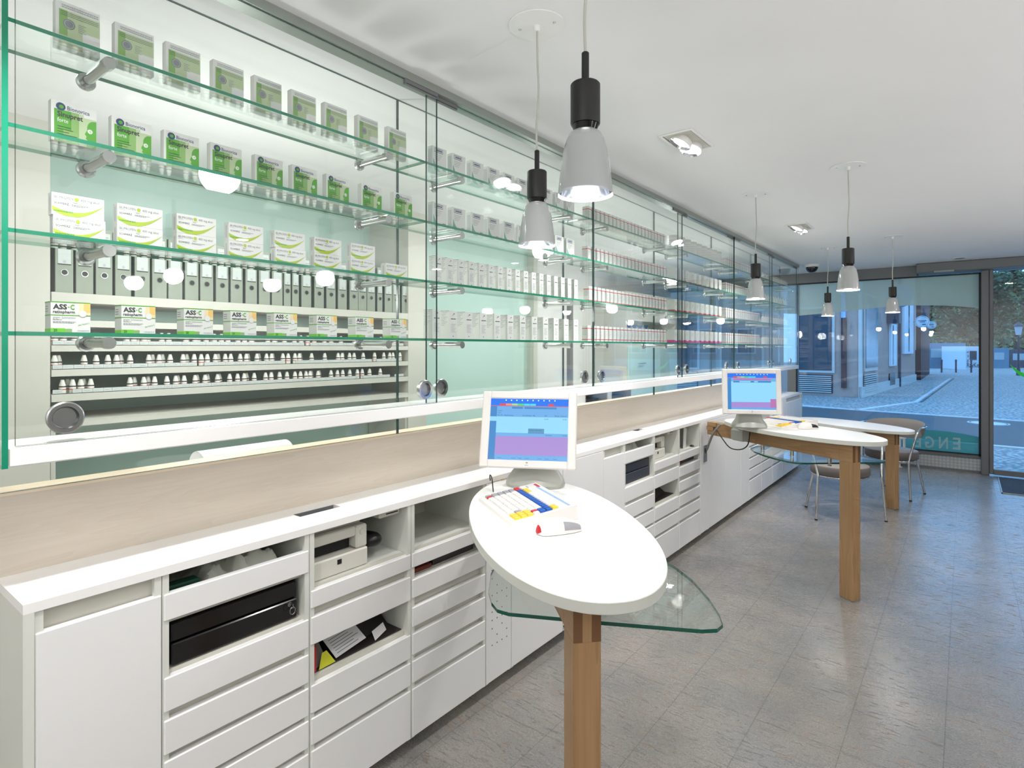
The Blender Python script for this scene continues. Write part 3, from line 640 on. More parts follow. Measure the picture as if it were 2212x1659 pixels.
# loose papers in the lower open drawers
def sheet(name, label, cat, pts, mt, lines=None, group=None):
    m = MB(); m.poly(pts, mt)
    v = [Vector(p) for p in pts]; n = (v[1]-v[0]).cross(v[2]-v[0]).normalized()*0.0007
    m.poly([tuple(q-n) for q in v][::-1], mt)
    k = len(pts)
    m.add([tuple(q) for q in v]+[tuple(q-n) for q in v], [(i, i+k, (i+1) % k+k, (i+1) % k) for i in range(k)], mt)
    if lines:
        a, b, c, d = v[0], v[1], v[2], v[3]
        for i in range(1, lines):
            f = i/lines; p = a.lerp(d, f)+n*.4; q = b.lerp(c, f)+n*.4; s0 = p.lerp(q, .1); s1 = p.lerp(q, .9-.3*((i*7) % 3)/3); dd = (d-a)*(.25/lines)
            m.poly([tuple(s0), tuple(s1), tuple(s1+dd), tuple(s0+dd)], 'ink_grey')
    return tag(obj(name, m), label, cat, group)
for u in (0, 1):
    o = u*P; W = 'near' if u == 0 else 'middle'
    m = MB(); m.box(-1.93, -1.655, 1.082+o, 1.462+o, 0.4525, 0.456, 'paper_dark'); tag(obj('folder', m), 'dark sheet lining the open lower drawer of the %s block' % W, 'folder')  # sheet added to give the drawer a dark floor
    sheet('leaflet', 'dark folded leaflet standing in the open lower drawer of the %s block' % W, 'leaflet', [(-1.70, 1.25+o, 0.4575), (-1.72, 1.455+o, 0.4575), (-1.86, 1.445+o, 0.558), (-1.83, 1.27+o, 0.558)], 'paper_dark')
    sheet('leaflet', 'grey brown booklet at the left of the open lower drawer of the %s block' % W, 'leaflet', [(-1.66, 1.085+o, 0.4575), (-1.68, 1.160+o, 0.4575), (-1.76, 1.15+o, 0.558), (-1.75, 1.085+o, 0.558)], 'paper_grey' if u == 0 else 'paper_dark')
    if u == 0:
        sheet('document', 'printed white form lying slanted in the open lower drawer', 'paper', [(-1.665, 1.185, 0.460), (-1.685, 1.325, 0.468), (-1.80, 1.30, 0.553), (-1.78, 1.165, 0.548)], 'paper_white', 14)
        sheet('note', 'yellow note at the bottom left of the open lower drawer', 'paper', [(-1.651, 1.11, 0.457), (-1.654, 1.175, 0.457), (-1.668, 1.15, 0.50), (-1.664, 1.13, 0.50)], 'yellow')
        sheet('document', 'small white slip leaning against the dark leaflet', 'paper', [(-1.66, 1.345, 0.457), (-1.665, 1.40, 0.474), (-1.69, 1.405, 0.492), (-1.685, 1.35, 0.480)], 'paper_white')
        m = MB(); m.box(-1.656, -1.651, 1.085, 1.10, 0.457, 0.54, 'ink_red'); tag(obj('folder', m), 'thin red folder edge at the left of the open lower drawer', 'folder')
    m = MB(); m.box(-1.93, -1.655, 1.505+o, 1.62+o, 0.6405, 0.656, 'red_brown', 0.002); tag(obj('magazine', m), 'reddish brown magazine in the slot above the %s drawer stack' % W, 'magazine')
    m = MB(); m.box(-1.93, -1.66, 1.63+o, 1.87+o, 0.6405, 0.668, 'paper_dark', 0.002); m.box(-1.90, -1.652, 1.70+o, 1.85+o, 0.668, 0.672, 'ink_grey', 0.001); tag(obj('document_tray', m), 'dark stack of folders in the slot of the %s drawer stack' % W, 'folders')
for i in range(3):
    a = 0.014*i
    sheet('envelope', '%s of three white envelopes standing in the middle open compartment' % ['front', 'middle', 'back'][i], 'envelope', [(-1.675-a, 4.255+.03*i, 0.744), (-1.68-a, 4.325+.035*i, 0.744), (-1.70-a, 4.395+.03*i, 0.875-.01*i), (-1.695-a, 4.320+.03*i, 0.895-.01*i)], 'paper_white')
m = MB(); m.box(-1.95, -1.85, 4.30, 4.40, .744, .875, 'dark_grey', .004); tag(obj('charger_box', m), 'dark grey box behind the three white envelopes', 'box')
m = MB(); m.lathe([(0.016, 0), (0.018, 0.006), (0.010, 0.012)], 'black_plastic', 16, 'z', (-1.655, 4.385, 0.7425)); tag(obj('cable_grommet', m, None, 40), 'small black cable grommet on the compartment floor by the envelopes', 'grommet')

# ================================================================== glass wall, display cabinet
YJ = [0.335, 1.626, 2.892, 4.156, 5.42, 6.69, 7.955]
pl = ['nearest', 'second nearest', 'third', 'fourth', 'fifth', 'farthest']
for i in range(6):
    m = MB(); m.gbox(-1.870, -1.858, YJ[i]+.0015, YJ[i+1]-.0015, 1.1434, ZC-.0005, 'x'); 
    tag(obj('glass_partition', m), '%s tall clear glass panel of the partition behind the glass shelves' % pl[i].capitalize(), 'glass panel')
m = MB()
m.box(-1.800, -1.640, 0.335, 7.95, 1.239, 1.281, 'solid_white', 0.003); tag(obj('display_base', m), 'long white board under the glass display cabinet', 'board')
m = MB(); m.gbox(-1.858, -1.648, 0.322, 0.333, 1.236, ZC-.001, 'y', 'glass_shelf', 'glass_edge')
eg = tag(obj('glass_end_panel', m), 'green edged glass pane closing the near end of the display cabinet', 'glass panel')
for xx in (-1.70, -1.77):
    m = MB(); m.lathe([(0.008, 0.3205), (0.008, 0.318), (0.004, 0.3175)], 'steel', 16, 'y', (xx, 0, 1.258)); obj('screw', m, eg, 30)
m = MB(); m.gbox(-1.858, -1.648, 7.956, 7.966, 1.236, ZC-.001, 'y'); tag(obj('glass_end_panel', m), 'glass pane closing the window end of the display cabinet', 'glass panel')
# ceiling rail with roller carriers
m = MB(); m.box(-1.705, -1.640, 0.30, 7.97, 2.500, ZC-.0005, 'rail_grey'); m.box(-1.6415, -1.6385, 0.30, 7.97, 2.5005, ZC-.0005, 'rail_grey')
tag(obj('sliding_rail', m), 'long grey ceiling rail carrying the sliding glass doors', 'rail')
DJ = [0.345, 1.62, 2.885, 4.15, 5.42, 6.69, 7.95]
for i in range(6):
    x = -1.649 if i % 2 == 0 else -1.666
    y0, y1 = DJ[i]-(0.02 if i else 0), DJ[i+1]+0.02*(i < 5)
    t = thing('sliding_glass_door', '%s sliding glass door in front of the medicine shelves' % pl[i].capitalize(), 'glass door', (x, y0, 1.283))
    m = MB(); m.gbox(-.004, .004, 0, y1-y0, 0, 2.499-1.283, 'x'); obj('pane', m, t)
    hs = {0: [0.435, 1.575], 1: [1.68, 2.80], 2: [2.96], 3: [4.30, 5.24], 4: [5.51, 6.58], 5: [6.80, 7.62]}[i]
    if i == 2: hs = [2.96, 4.09]
    for hy in hs:
        m = MB(); zz = 1.338-1.283
        m.lathe([(0.036, -0.0055), (0.037, 0.0055), (0.034, 0.0075), (0.026, 0.0075), (0.0245, 0.005), (0.023, -0.002), (0.0, -0.002)], ['steel', 'steel', 'chrome', 'steel_dark', 'steel_dark', 'steel'], 32, 'x', (0, hy-y0, zz)); obj('round_pull', m, t, 30)
    for cyy in ((0.04, 0.13), (y1-y0-.13, y1-y0-.04)):
        m = MB(); m.box(-.005, .008, cyy[0]-.04, cyy[1]+.04, 1.198, 1.2165, 'frame_grey'); m.box(.008, .0085, cyy[0]-.035, cyy[1]+.035, 1.200, 1.2025, 'gasket_black'); obj('roller_carrier', m, t)
# shelves on standoff brackets
SZ = [2.224, 1.991, 1.757, 1.527]; SN = ['top', 'second', 'third', 'lowest']; SH = 0.0095
BAY = ['near', 'second', 'third', 'fourth', 'fifth', 'far']
br0 = None
for b in range(6):
    y0, y1 = (0.336 if b == 0 else YJ[b]-0.022), YJ[b+1]-0.026
    for k in range(4):
        m = MB(); m.gbox(-1.8545, -1.676, y0, y1, SZ[k], SZ[k]+SH, 'z', 'glass_shelf', 'glass_edge' )
        m2 = m
        tag(obj('glass_shelf', m2), '%s glass shelf of the %s display bay' % (SN[k].capitalize(), BAY[b]), 'glass shelf', 'glass shelves of the display cabinet')
        for q, yb in enumerate((YJ[b]+0.20, YJ[b+1]-0.20)):
            lab = 'steel bracket under the %s shelf at the %s end of the %s bay' % (SN[k], 'near' if q == 0 else 'far', BAY[b])
            if br0 is None:
                br0 = thing('shelf_bracket', lab, 'bracket', (-1.858, yb, SZ[k]-.0155), 0, 'steel brackets under the glass shelves')
                m = MB(); m.lathe([(0.0225, 0.0005), (0.0225, 0.007), (0.018, 0.010), (0.0, 0.010)], 'steel', 20, 'x'); obj('wall_plate', m, br0, 30)
                m = MB(); m.lathe([(0.0125, 0.010), (0.0125, 0.022), (0.0095, 0.022), (0.0095, 0.024), (0.0118, 0.024), (0.0118, 0.150)], ['steel', 'gasket_black', 'gasket_black', 'gasket_black', 'steel'], 20, 'x'); obj('rod', m, br0, 30)
                m = MB(); m.lathe([(0.0098, 0.150), (0.0098, 0.152), (0.0150, 0.152), (0.0150, 0.176), (0, 0.176)], ['gasket_black', 'steel', 'steel', 'steel'], 20, 'x'); obj('end_cap', m, br0, 30)
            else: dup(br0, (-1.858, yb, SZ[k]-.0155), None, lab)
# ================================================================== medicine packs
def row_things(first, ys, z, x, labels, group):
    """first is built at the origin; place it and its copies"""
    for i, yy in enumerate(ys):
        if i == 0: first.location = (x, yy, z); first['label'] = labels[i]; first['group'] = group
        else: dup(first, (x, yy, z), None, labels[i], group)
U, V = (0, 1, 0), (0, 0, 1)
def R(m, y0, y1, z0, z1, mt, x=0.0004): m.quad((x, y0, z0), (x, y1, z0), (x, y1, z1), (x, y0, z1), mt)
def L(m, x0, x1, z0, z1, mt, y): m.quad((x0, y, z0), (x1, y, z0), (x1, y, z1), (x0, y, z1), mt)
def dots(m, y0, y1, z, h, mt, x=0.0006, seed=1):
    r = random.Random(seed); y = y0
    while y < y1:
        w_ = r.uniform(.002, .006); R(m, y, min(y1, y+w_), z, z+h, mt, x); y += w_+.0009
# front face of every pack at local x = 0, left edge y = 0
def pack(name, cat, d, w_, h, side='box_side'):
    t = thing(name, '', cat)
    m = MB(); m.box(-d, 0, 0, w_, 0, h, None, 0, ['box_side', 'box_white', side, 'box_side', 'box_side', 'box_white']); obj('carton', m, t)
    return t
def shelf_z(k): return SZ[k]+SH+0.0004
# second shelf, near bay: green packs
t = pack('medicine_pack', 'medicine pack', 0.022, 0.093, 0.098)
m = MB()
R(m, .006, .0925, 0, .078, 'ink_green'); R(m, .040, .0925, 0, .078, 'ink_green_mid', .0005); R(m, .056, .0925, 0, .078, 'ink_green_pale', .0006); R(m, .040, .056, 0, .050, 'ink_green_mid', .0006); R(m, .024, .040, 0, .03, 'ink_green_mid', .0005)
R(m, .006, .0925, .0775, .080, 'box_white', .0007); R(m, .066, .0925, .071, .0775, 'box_white', .0007)
face = [(.072, .0), (.071, .012), (.074, .017), (.070, .021), (.072, .026), (.068, .031), (.069, .034), (.073, .042), (.073, .052), (.076, .060), (.082, .066), (.0925, .068), (.0925, 0)]
m.poly([(.0009, y, z) for y, z in face][::-1], 'ink_green')
m.disc((.0012, .079, .040), .0055, 'x', 'box_white', 16); m.disc((.0014, .0795, .040), .0028, 'x', 'ink_green_pale', 12)
m.disc((.0010, .019, .0845), .0095, 'x', 'ink_navy', 24, .0095); m.disc((.0012, .020, .0845), .0048, 'x', 'ink_green', 14, .0045)
m.text('Bionorica', (.0010, .032, .0795), U, V, .0145, 'ink_navy', 0.0, .046)
m.text('Sinupret', (.0010, .012, .061), U, V, .0170, 'ink_black', 0.025, .052); m.text('forte', (.0010, .012, .0475), U, V, .0135, 'box_white', 0.01, .022)
for i, (a, b) in enumerate(((.012, .040), (.012, .044), (.012, .036), (.012, .052))): R(m, a, b, .036-i*.0062, .0373-i*.0062, 'ink_black', .001)
obj('print', m, t)
ys = [.430, .556, .680, .805, .940, 1.066, 1.195, 1.343, 1.496]
row_things(t, ys, shelf_z(1), -1.735, ['green and white medicine pack, %s on the second shelf' % opos(i, 9) for i in range(9)], 'green medicine packs on the second shelf')
# top shelf, near bay: backs of the green packs
t = pack('medicine_pack', 'medicine pack', 0.022, 0.092, 0.112)
m = MB(); R(m, .007, .0915, .002, .092, 'ink_green_pale'); R(m, .007, .024, .030, .092, 'ink_green_mid', .0005); R(m, .055, .0915, .002, .05, 'box_white', .0005)
m.disc((.0009, .027, .060), .0125, 'x', 'ink_grey', 24, .0125); m.disc((.0011, .027, .060), .0100, 'x', 'ink_light', 24, .010); m.disc((.0013, .027, .060), .0085, 'x', 'ink_grey', 24, .0085)
for i in range(3): R(m, .010, .088, .087-i*.004, .0878-i*.004, 'ink_black', .001)
for i in range(5): R(m, .046, .062-(i % 2)*.004, .066-i*.0045, .0672-i*.0045, 'ink_grey', .001)
for i in range(2): dots(m, .012, .088, .097+i*.005, .0028, 'ink_light', .001, i)
obj('print', m, t)
ys = [.440, .565, .687, .815, .940, 1.066, 1.192, 1.331, 1.471]
row_things(t, ys, shelf_z(0), -1.74, ['pale green pack seen from behind, %s on the top shelf' % opos(i, 9) for i in range(9)], 'medicine packs seen from the back on the top shelf')
# third shelf, near bay: white packs with lime swoosh, in stacks of two
t = pack('painkiller_pack', 'medicine pack', 0.028, 0.108, 0.0535)
m = MB()
up = []; lo = []
for i in range(25):
    f = i/24; y = .0006+f*.1070; cz = .0235-.062*f+.0840*f*f*.85 if f < .5 else None
    zu = .021-.052*f+.068*f*f; th = .0125*math.sin(PI*(0.28+0.72*f)); zl = max(.0, zu-th) if f < .99 else zu
    up.append((y, zu)); lo.append((y, zl))
for i in range(24): m.quad((.0005, lo[i][0], lo[i][1]), (.0005, lo[i+1][0], lo[i+1][1]), (.0005, up[i+1][0], up[i+1][1]), (.0005, up[i][0], up[i][1]), 'ink_lime')
m.text('IBUPROFEN', (.0006, .004, .0405), U, V, .0088, 'ink_grey', 0, .0385); m.disc((.0008, .0495, .0435), .0046, 'x', 'ink_lime', 18); m.text('400 mg akut', (.0006, .058, .0405), U, V, .0088, 'ink_grey', 0, .040)
R(m, .004, .018, .0375, .0383, 'ink_light'); R(m, .042, .056, .0365, .0372, 'ink_lime'); R(m, .043, .052, .0335, .0348, 'ink_grey')
m.text('SCHMERZ', (.0006, .005, .0265), U, V, .0070, 'ink_black', 0.0, .029); dots(m, .040, .076, .0285, .0014, 'ink_grey'); dots(m, .040, .068, .0258, .0014, 'ink_grey', .0006, 3)
dots(m, .004, .042, .0085, .0030, 'ink_green', .0009, 4); L(m, -.018, -.010, .008, .045, 'ink_light', -.0004)
obj('print', m, t)
iy = [.430, .567, .711, .856, 1.002, 1.145, 1.293, 1.452]
pts = []; labs = []
for i, y in enumerate(iy):
    for k in range(2 if i < 7 else 1):
        pts.append((y+(.003 if k == 0 and i in (0, 4) else 0), k)); labs.append(('%s white and lime pack, %s on the third shelf' % ('upper' if k else 'lower', opos(i, 8)+(' pair' if i not in (0,) else ' pair'))) if i < 7 else 'single white and lime painkiller pack at the right end of the third shelf')
for i, (y, k) in enumerate(pts):
    if i == 0: t.location = (-1.73, y, shelf_z(2)); t['label'] = labs[0]; t['group'] = 'painkiller packs stacked on the third shelf'
    else: dup(t, (-1.73, y, shelf_z(2)+k*.0539), None, labs[i], 'painkiller packs stacked on the third shelf')
# lowest shelf, near bay
t = pack('effervescent_pack', 'medicine pack', 0.045, 0.080, 0.0745)
m = MB(); R(m, 0, .08, .072, .0745, 'ink_green'); R(m, 0, .080, .0405, .0428, 'ink_green')
R(m, .056, .08, .043, .072, 'ink_orange_pale', .0003); R(m, .066, .08, .05, .072, 'ink_orange', .0005)
m.disc((.0009, .064, .046), .0085, 'x', 'ink_light', 20, .0085); m.disc((.0011, .064, .0468), .0080, 'x', 'box_white', 20, .0078)
m.text('ASS', (.0008, .004, .0565), U, V, .0165, 'ink_black', 0.035, .028); m.text('+', (.0008, .0335, .0590), U, V, .0080, 'ink_green', 0.03, .0035); m.text('C', (.0008, .0385, .0565), U, V, .0165, 'ink_green', 0.035, .0085)
m.text('ratiopharm', (.0008, .004, .0465), U, V, .0100, 'ink_black', 0.02, .044); m.text('gegen Schmerzen', (.0008, .004, .0340), U, V, .0070, 'ink_grey', 0, .045)
dots(m, .004, .022, .0300, .0014, 'ink_grey', .0008, 2); dots(m, .004, .050, .0255, .0012, 'ink_grey', .0008, 5); dots(m, .004, .046, .0228, .0012, 'ink_grey', .0008, 6)
m.text('plus Vitamin C', (.0008, .055, .0165), (0, .97, .26), (0, -.26, .97), .0055, 'ink_green', 0, .024)
R(m, 0, .028, 0, .010, 'ink_green_bright', .0006); R(m, .028, .042, 0, .009, 'ink_green_mid', .0005); m.text('20', (.0009, .005, .0020), U, V, .0090, 'ink_black', .02, .0075); m.text('ratiopharm', (.0008, .053, .0035), U, V, .0055, 'ink_grey', 0, .024)
for a, b, c in ((.0405, .0428, 'ink_green'), (0, .009, 'ink_green_bright'), (.072, .0745, 'ink_green')): L(m, -.0445, 0, a, b, c, -.0005)
for k in range(3): L(m, -.040, -.020, .062-k*.006, .064-k*.006, 'ink_grey', -.0006)
obj('print', m, t)
ys = [.427, .575, .728, .859, .998, 1.151, 1.310, 1.470]
row_things(t, ys, shelf_z(3), -1.725, ['white and green vitamin pack, %s on the lowest shelf' % opos(i, 8) for i in range(8)], 'white and green packs on the lowest shelf')
# second bay, two upper shelves
t = pack('spray_pack', 'medicine pack', 0.03, 0.083, 0.106)
m = MB(); 
R(m, .012, .060, .082, .100, 'ink_navy'); R(m, .014, .058, .084, .098, 'box_white', .0006); dots(m, .018, .055, .087, .008, 'ink_navy', .0008, 3)
for i in range(4): dots(m, .012, .055-i*.005, .072-i*.007, .0016, 'ink_grey', .0006, i)
m.poly([(.0005, .004, .055), (.0005, .018, .030), (.0005, .045, .004), (.0005, .014, .004), (.0005, .004, .02)], 'ink_teal'); dots(m, .058, .076, .012, .012, 'ink_grey', .0007, 8)
L(m, -.026, -.006, .012, .095, 'ink_light', -.0004); obj('print', m, t)
first = True
for k, word in ((0, 'top'), (1, 'second')):
    yl = [1.712, 1.830, 1.953, 2.068, 2.184, 2.298, 2.410, 2.520, 2.630, 2.741]
    g = 'small white spray packs on the %s shelf' % word
    for i, y in enumerate(yl):
        lab = 'white pack with framed name, %s on the %s shelf' % (opos(i, 10), word)
        if first: t.location = (-1.745, y, shelf_z(k)); t['label'] = lab; t['group'] = g; first = False
        else: dup(t, (-1.745, y, shelf_z(k)), None, lab, g)
# second bay, third and lowest shelves: tall cream packs
def tall(d, w_, h):
    t = pack('tall_pack', 'medicine pack', d, w_, h)
    m = MB(); dots(m, w_*.2, w_*.85, h*.70, .0035, 'ink_black', .0006, 2); m.tube([(0.0008, w_*.42, h*.84), (0.0008, w_*.62, h*.90)], .0007, 'ink_black', 4); R(m, w_*.56, w_*.68, h*.88, h*.915, 'ink_black')
    for i in range(7): dots(m, w_*.22, w_*(.85-.1*(i % 3)), h*(.52-.045*i), .0013, 'ink_grey', .0006, i)
    m.disc((.0006, w_*.5, h*.10), .003, 'x', 'ink_grey', 10)
    for i in range(9):
        x0 = -d+.004; L(m, x0, x0+(d-.012)*(.9-.2*(i % 3)), h*(.93-.055*i), h*(.93-.055*i)+.0016, 'ink_grey', -.0005)
    L(m, -d+.001, -.001, h-.0015, h, 'red_brown', -.0005)
    obj('print', m, t); return t
t = tall(.040, .036, .117); n = 17
row_things(t, [1.725+i*.0682 for i in range(n)], shelf_z(2), -1.74, ['tall slim white pack, %s on the third shelf' % opos(i, n) for i in range(n)], 'tall white packs on the third shelf')
t = tall(.052, .047, .121); n = 12
row_things(t, [1.706+i*.1002 for i in range(n)], shelf_z(3), -1.74, ['tall wide white pack, %s on the lowest shelf' % opos(i, n) for i in range(n)], 'wider tall white packs on the lowest shelf')
# small red banded packs, third bay
def red(h):
    d, w_ = .038, .036
    t = pack('red_banded_pack', 'medicine pack', d, w_, h)
    m = MB()
    for a in (h*.10, h*.80): R(m, 0, w_, a, a+.0045, 'ink_red'); L(m, -d, 0, a, a+.0045, 'ink_red', -.0005)
    R(m, .0, .0025, h*.2, h*.75, 'ink_grey', .0006)
    for i in range(4): dots(m, .007, .026-(i % 2)*.006, h*(.66-.1*i), .0016, 'ink_grey', .0006, i); L(m, -d+.006, -.008, h*(.70-.09*i), h*(.70-.09*i)+.0016, 'ink_grey', -.0006)
    obj('print', m, t); return t
SW = ['top', 'second', 'third', 'lowest']
t = red(.092); first = True
for k in range(4):
    n = 22; y0 = 2.955 if k != 2 else 2.97
    for i in range(n):
        lab = 'red banded pack, %s on the %s shelf of bay three' % (opos(i, n), SW[k]); y = y0+i*.0515+(.004 if (i*7+k) % 5 == 0 else 0)
        g = 'red banded packs on the %s shelf of the third bay' % SW[k]
        if first: t.location = (-1.735, y, shelf_z(k)); t['label'] = lab; t['group'] = g; first = False
        else: dup(t, (-1.735, y, shelf_z(k)), None, lab, g)
# fourth bay: round tins on top, white packs with red feet below
t = thing('round_tin', '', 'tin')
m = MB(); m.lathe([(.040, 0), (.042, .003), (.042, .098), (.040, .101)], 'box_white', 24); obj('body', m, t, 40)
m = MB(); m.lathe([(.0432, .1005), (.0432, .116), (.041, .118)], 'box_side', 24); obj('lid', m, t, 40)
m = MB()
for i in range(5): m.lathe([(.0424, .020+i*.014), (.0424, .0225+i*.014)], 'ink_light', 24, cap=False)
obj('print', m, t)
n = 9; row_things(t, [4.265+i*.122 for i in range(n)], shelf_z(0), -1.755, ['round white tin, %s on the top shelf' % opos(i, n) for i in range(n)], 'round white tins on the top shelf')
def foot(mt, h, n, k, col, seq=None):
    d, w_ = .06, .07
    t = pack('red_footed_pack', 'medicine pack', d, w_, h)
    m = MB(); pts = [(0, .0), (w_, .0), (w_, h*.26), (w_*.9, h*.20), (w_*.5, h*.14), (0, h*.22)]
    m.poly([(.0005, y, z) for y, z in pts], mt); L(m, -d, 0, 0, h*.22, mt, -.0005)
    for i in range(3): dots(m, .012, .055-i*.01, h*(.75-.1*i), .002, 'ink_grey', .0006, i)
    obj('print', m, t)
    row_things(t, [4.24+i*.112 for i in range(n)], shelf_z(k), -1.735, ['white pack with %s foot, %s on the %s shelf' % (col, opos(i, n), SW[k]) for i in range(n)], 'white packs with a %s foot on the %s shelf' % (col, SW[k]))
foot('ink_crimson', .105, 10, 1, 'red'); foot('ink_crimson', .100, 10, 2, 'crimson'); foot('ink_magenta', .100, 10, 3, 'magenta')
# fifth bay: red banded packs again
t = red(.10); first = True
for k in range(4):
    n = 20
    for i in range(n):
        lab = 'red banded pack, %s on the %s shelf of bay five' % (opos(i, n), SW[k]); y = 5.44+i*.0565
        g = 'red banded packs on the %s shelf of the fifth bay' % SW[k]
        if first: t.location = (-1.735, y, shelf_z(k)); t['label'] = lab; t['group'] = g; first = False
        else: dup(t, (-1.735, y, shelf_z(k)), None, lab, g)
# far bay: white dropper bottles
t = thing('white_bottle', '', 'bottle')
m = MB(); m.lathe([(.021, 0), (.022, .004), (.022, .070), (.014, .078)], 'box_white', 18); obj('body', m, t, 40)
m = MB(); m.lathe([(.0135, .078), (.0135, .096), (.011, .099)], 'stand_grey', 18); obj('cap', m, t, 40)
first = True
for k in range(4):
    n = 10
    for i in range(n):
        lab = 'white bottle, %s on the %s shelf of the far bay' % (opos(i, n), SW[k]); y = 6.80+i*.112
        g = 'white bottles on the %s shelf of the far bay' % SW[k]
        if first: t.location = (-1.76, y, shelf_z(k)); t['label'] = lab; t['group'] = g; first = False
        else: dup(t, (-1.76, y, shelf_z(k)), None, lab, g)

# ================================================================== store room behind the glass
XS = -3.3
t = thing('storage_shelving', 'white wall shelving with binders and dropper bottles behind the glass', 'shelf unit', (XS, 0.82, 0))
Z1 = [(1.735, 1.757), (1.611, 1.629), (1.490, 1.511), (1.372, 1.399), (1.257, 1.285), (1.130, 1.163)]
YS = 2.165-.002
for z0, z1 in [(1.711, 1.756), (1.598, 1.629), (1.482, 1.511), (1.367, 1.399), (1.250, 1.285), (1.130, 1.163)]:
    m = MB(); m.box(-.44, 0, 0, YS, z0, z1, 'cream_paint'); obj('shelf_board', m, t)
for yy in (0, YS-.018):
    m = MB(); m.box(-.44, -.012, yy, yy+.018, 0, 1.129, 'cream_paint'); obj('side_panel', m, t)
for z in (1.511, 1.399, 1.285):
    m = MB(); y = .004; r = random.Random(int(z*100))
    m.box(-.0035, -.0005, .002, YS-.02, z+.0003, z+.003, 'gasket_black')
    while y < YS-.08:
        w_ = r.choice([.036, .038, .042])
        if r.random() > .06: m.box(-.003, .001+r.random()*.002, y, y+w_, z+.003, z+.021, 'binder_label'); L_ = [(y+.006, y+w_-.01)]; R(m, y+.006, y+w_-.012, z+.010, z+.0125, 'ink_light', .0032)
        y += w_+.001
    obj('price_labels', m, t)
m = MB(); m.box(-.44, -.425, 0, YS, 1.163, 1.711, 'mint_wall'); obj('back_panel', m, t)
# binders
edges = [118, 163, 206, 248, 290, 328, 363, 399, 432, 466, 498, 530, 559, 587, 613, 631, 651, 679, 705, 730, 755, 774, 793, 815, 831, 848, 868, 884]
Y = [onx(e, 700, XS-.02)[0] for e in edges]
BW = {}
nb = len(edges)-1; j = 0
for i in range(nb):
    w_ = Y[i+1]-Y[i]-.010; wide = w_ > .058; key = 'wide' if wide else 'slim'; W_ = .070 if wide else .046
    if i == 0: W_ = .070
    lab = '%s grey lever arch binder, %s on the storage shelf' % (key, opos(i, nb))
    loc = (XS-.02, Y[i]+.002, 1.7565)
    if key not in BW:
        t = thing('lever_arch_binder', lab, 'binder', loc, 0, 'grey binders on the storage shelf')
        m = MB(); m.box(-.285, 0, 0, W_, 0, .318, 'binder_grey', .002); m.box(-.283, -.003, -.0006, .0, .004, .314, 'binder_back'); obj('cover', m, t)
        m = MB(); R(m, W_*.14, W_*.86, .135, .300, 'binder_label', .0012); R(m, W_*.12, W_*.88, .130, .134, 'gasket_black', .0012)
        for q in range(5): R(m, W_*.18, W_*.82, .155+q*.024, .1555+q*.024, 'ink_light', .0016)
        m.disc((.0016, W_*.5, .145), .007, 'x', 'ink_light', 12); dots(m, W_*.22, W_*.75, .278, .004, 'ink_grey', .0016, 3); dots(m, W_*.3, W_*.7, .268, .004, 'ink_grey', .0016, 4); obj('spine_label', m, t)
        m = MB(); m.lathe([(.0150, .0003), (.0150, .0025), (.0120, .0025), (.0120, .0008), (0, .0008)], ['steel', 'steel', 'gasket_black', 'gasket_black'], 20, 'x', (0, W_*.5, .095)); obj('finger_ring', m, t, 30)
        BW[key] = t
    else: dup(BW[key], loc, None, lab)
# dropper bottles
t = thing('dropper_bottle', '', 'bottle')
m = MB(); m.lathe([(.0135, 0), (.0140, .002), (.0140, .030), (.0128, .034)], ['cap_white', 'cap_white', 'bottle_dark'], 14); m.lathe([(.0142, .018), (.0142, .022)], 'ink_red', 14, cap=False); obj('bottle_body', m, t, 40)
m = MB(); m.lathe([(.0136, .0362), (.0132, .040), (.0072, .064), (.0068, .0655), (0, .0655)], 'cap_white', 14); obj('dropper_cap', m, t, 40)
r2 = [x*.2532 for x in (465, 508, 718, 821, 921, 995, 1043, 1111, 1270, 1318, 1358, 1403, 1453, 1563, 1612, 1658, 1718, 1770, 1838, 1883, 1923, 1970, 2050, 2102, 2137)]+[500+x*.2532 for x in (218, 256, 300, 343, 375, 440, 485, 543, 580, 612, 685, 797, 911, 945, 975, 1008, 1047, 1125, 1222, 1242, 1300, 1350, 1378, 1438)]
r3 = [x*.2532 for x in (533, 588, 620, 690, 725, 775, 1110, 1160, 1228, 1280, 1320, 1425, 1500, 1535, 1572, 1665, 1700, 1750, 1790, 1857, 1893, 1960, 2028, 2085, 2125, 2170)]+[500+x*.2532 for x in (292, 340, 365, 412, 432, 475, 495, 543, 590, 637, 672, 705, 740, 772, 850, 905, 950, 1010, 1075, 1117, 1140, 1178, 1205, 1270)]
r1 = [x*.2532 for x in (465, 540, 635, 690, 740, 1080, 1140, 1190, 1230, 1275, 1380, 1440, 1585, 1610, 1665, 1710, 1760, 1830)]+[464+i*12.3+(i*37 % 7) for i in range(0, 33) if i % 5 != 3]
first = True
for rw, (xs_, z, word, yref) in enumerate(((r1, 1.511, 'top', 740), (r2, 1.399, 'middle', 780), (r3, 1.285, 'lowest', 830))):
    n = len(xs_); last = -9; rr = random.Random(rw)
    for i, x in enumerate(sorted(xs_)):
        y = onx(x, yref, XS-.02)[0]; dx = -.022
        if y-last < .0295: dx = -.060
        if dx == -.022: last = y
        if dx == -.060: dx -= .0
        loc = (XS+dx-(i % 2)*0.0, y+.006*(dx < -.05), z+.0003)
        if dx < -.05 and i and abs(y-prev) < .0295: loc = (XS-.098, y, z+.0003)
        prev = y if dx < -.05 else -9
        lab = 'white capped dropper bottle, %s in the %s row' % (opos(i, n), word)
        g = 'dropper bottles in the %s row of the storage shelving' % word
        if first: t.location = loc; t['label'] = lab; t['group'] = g; first = False
        else: dup(t, loc, None, lab, g)
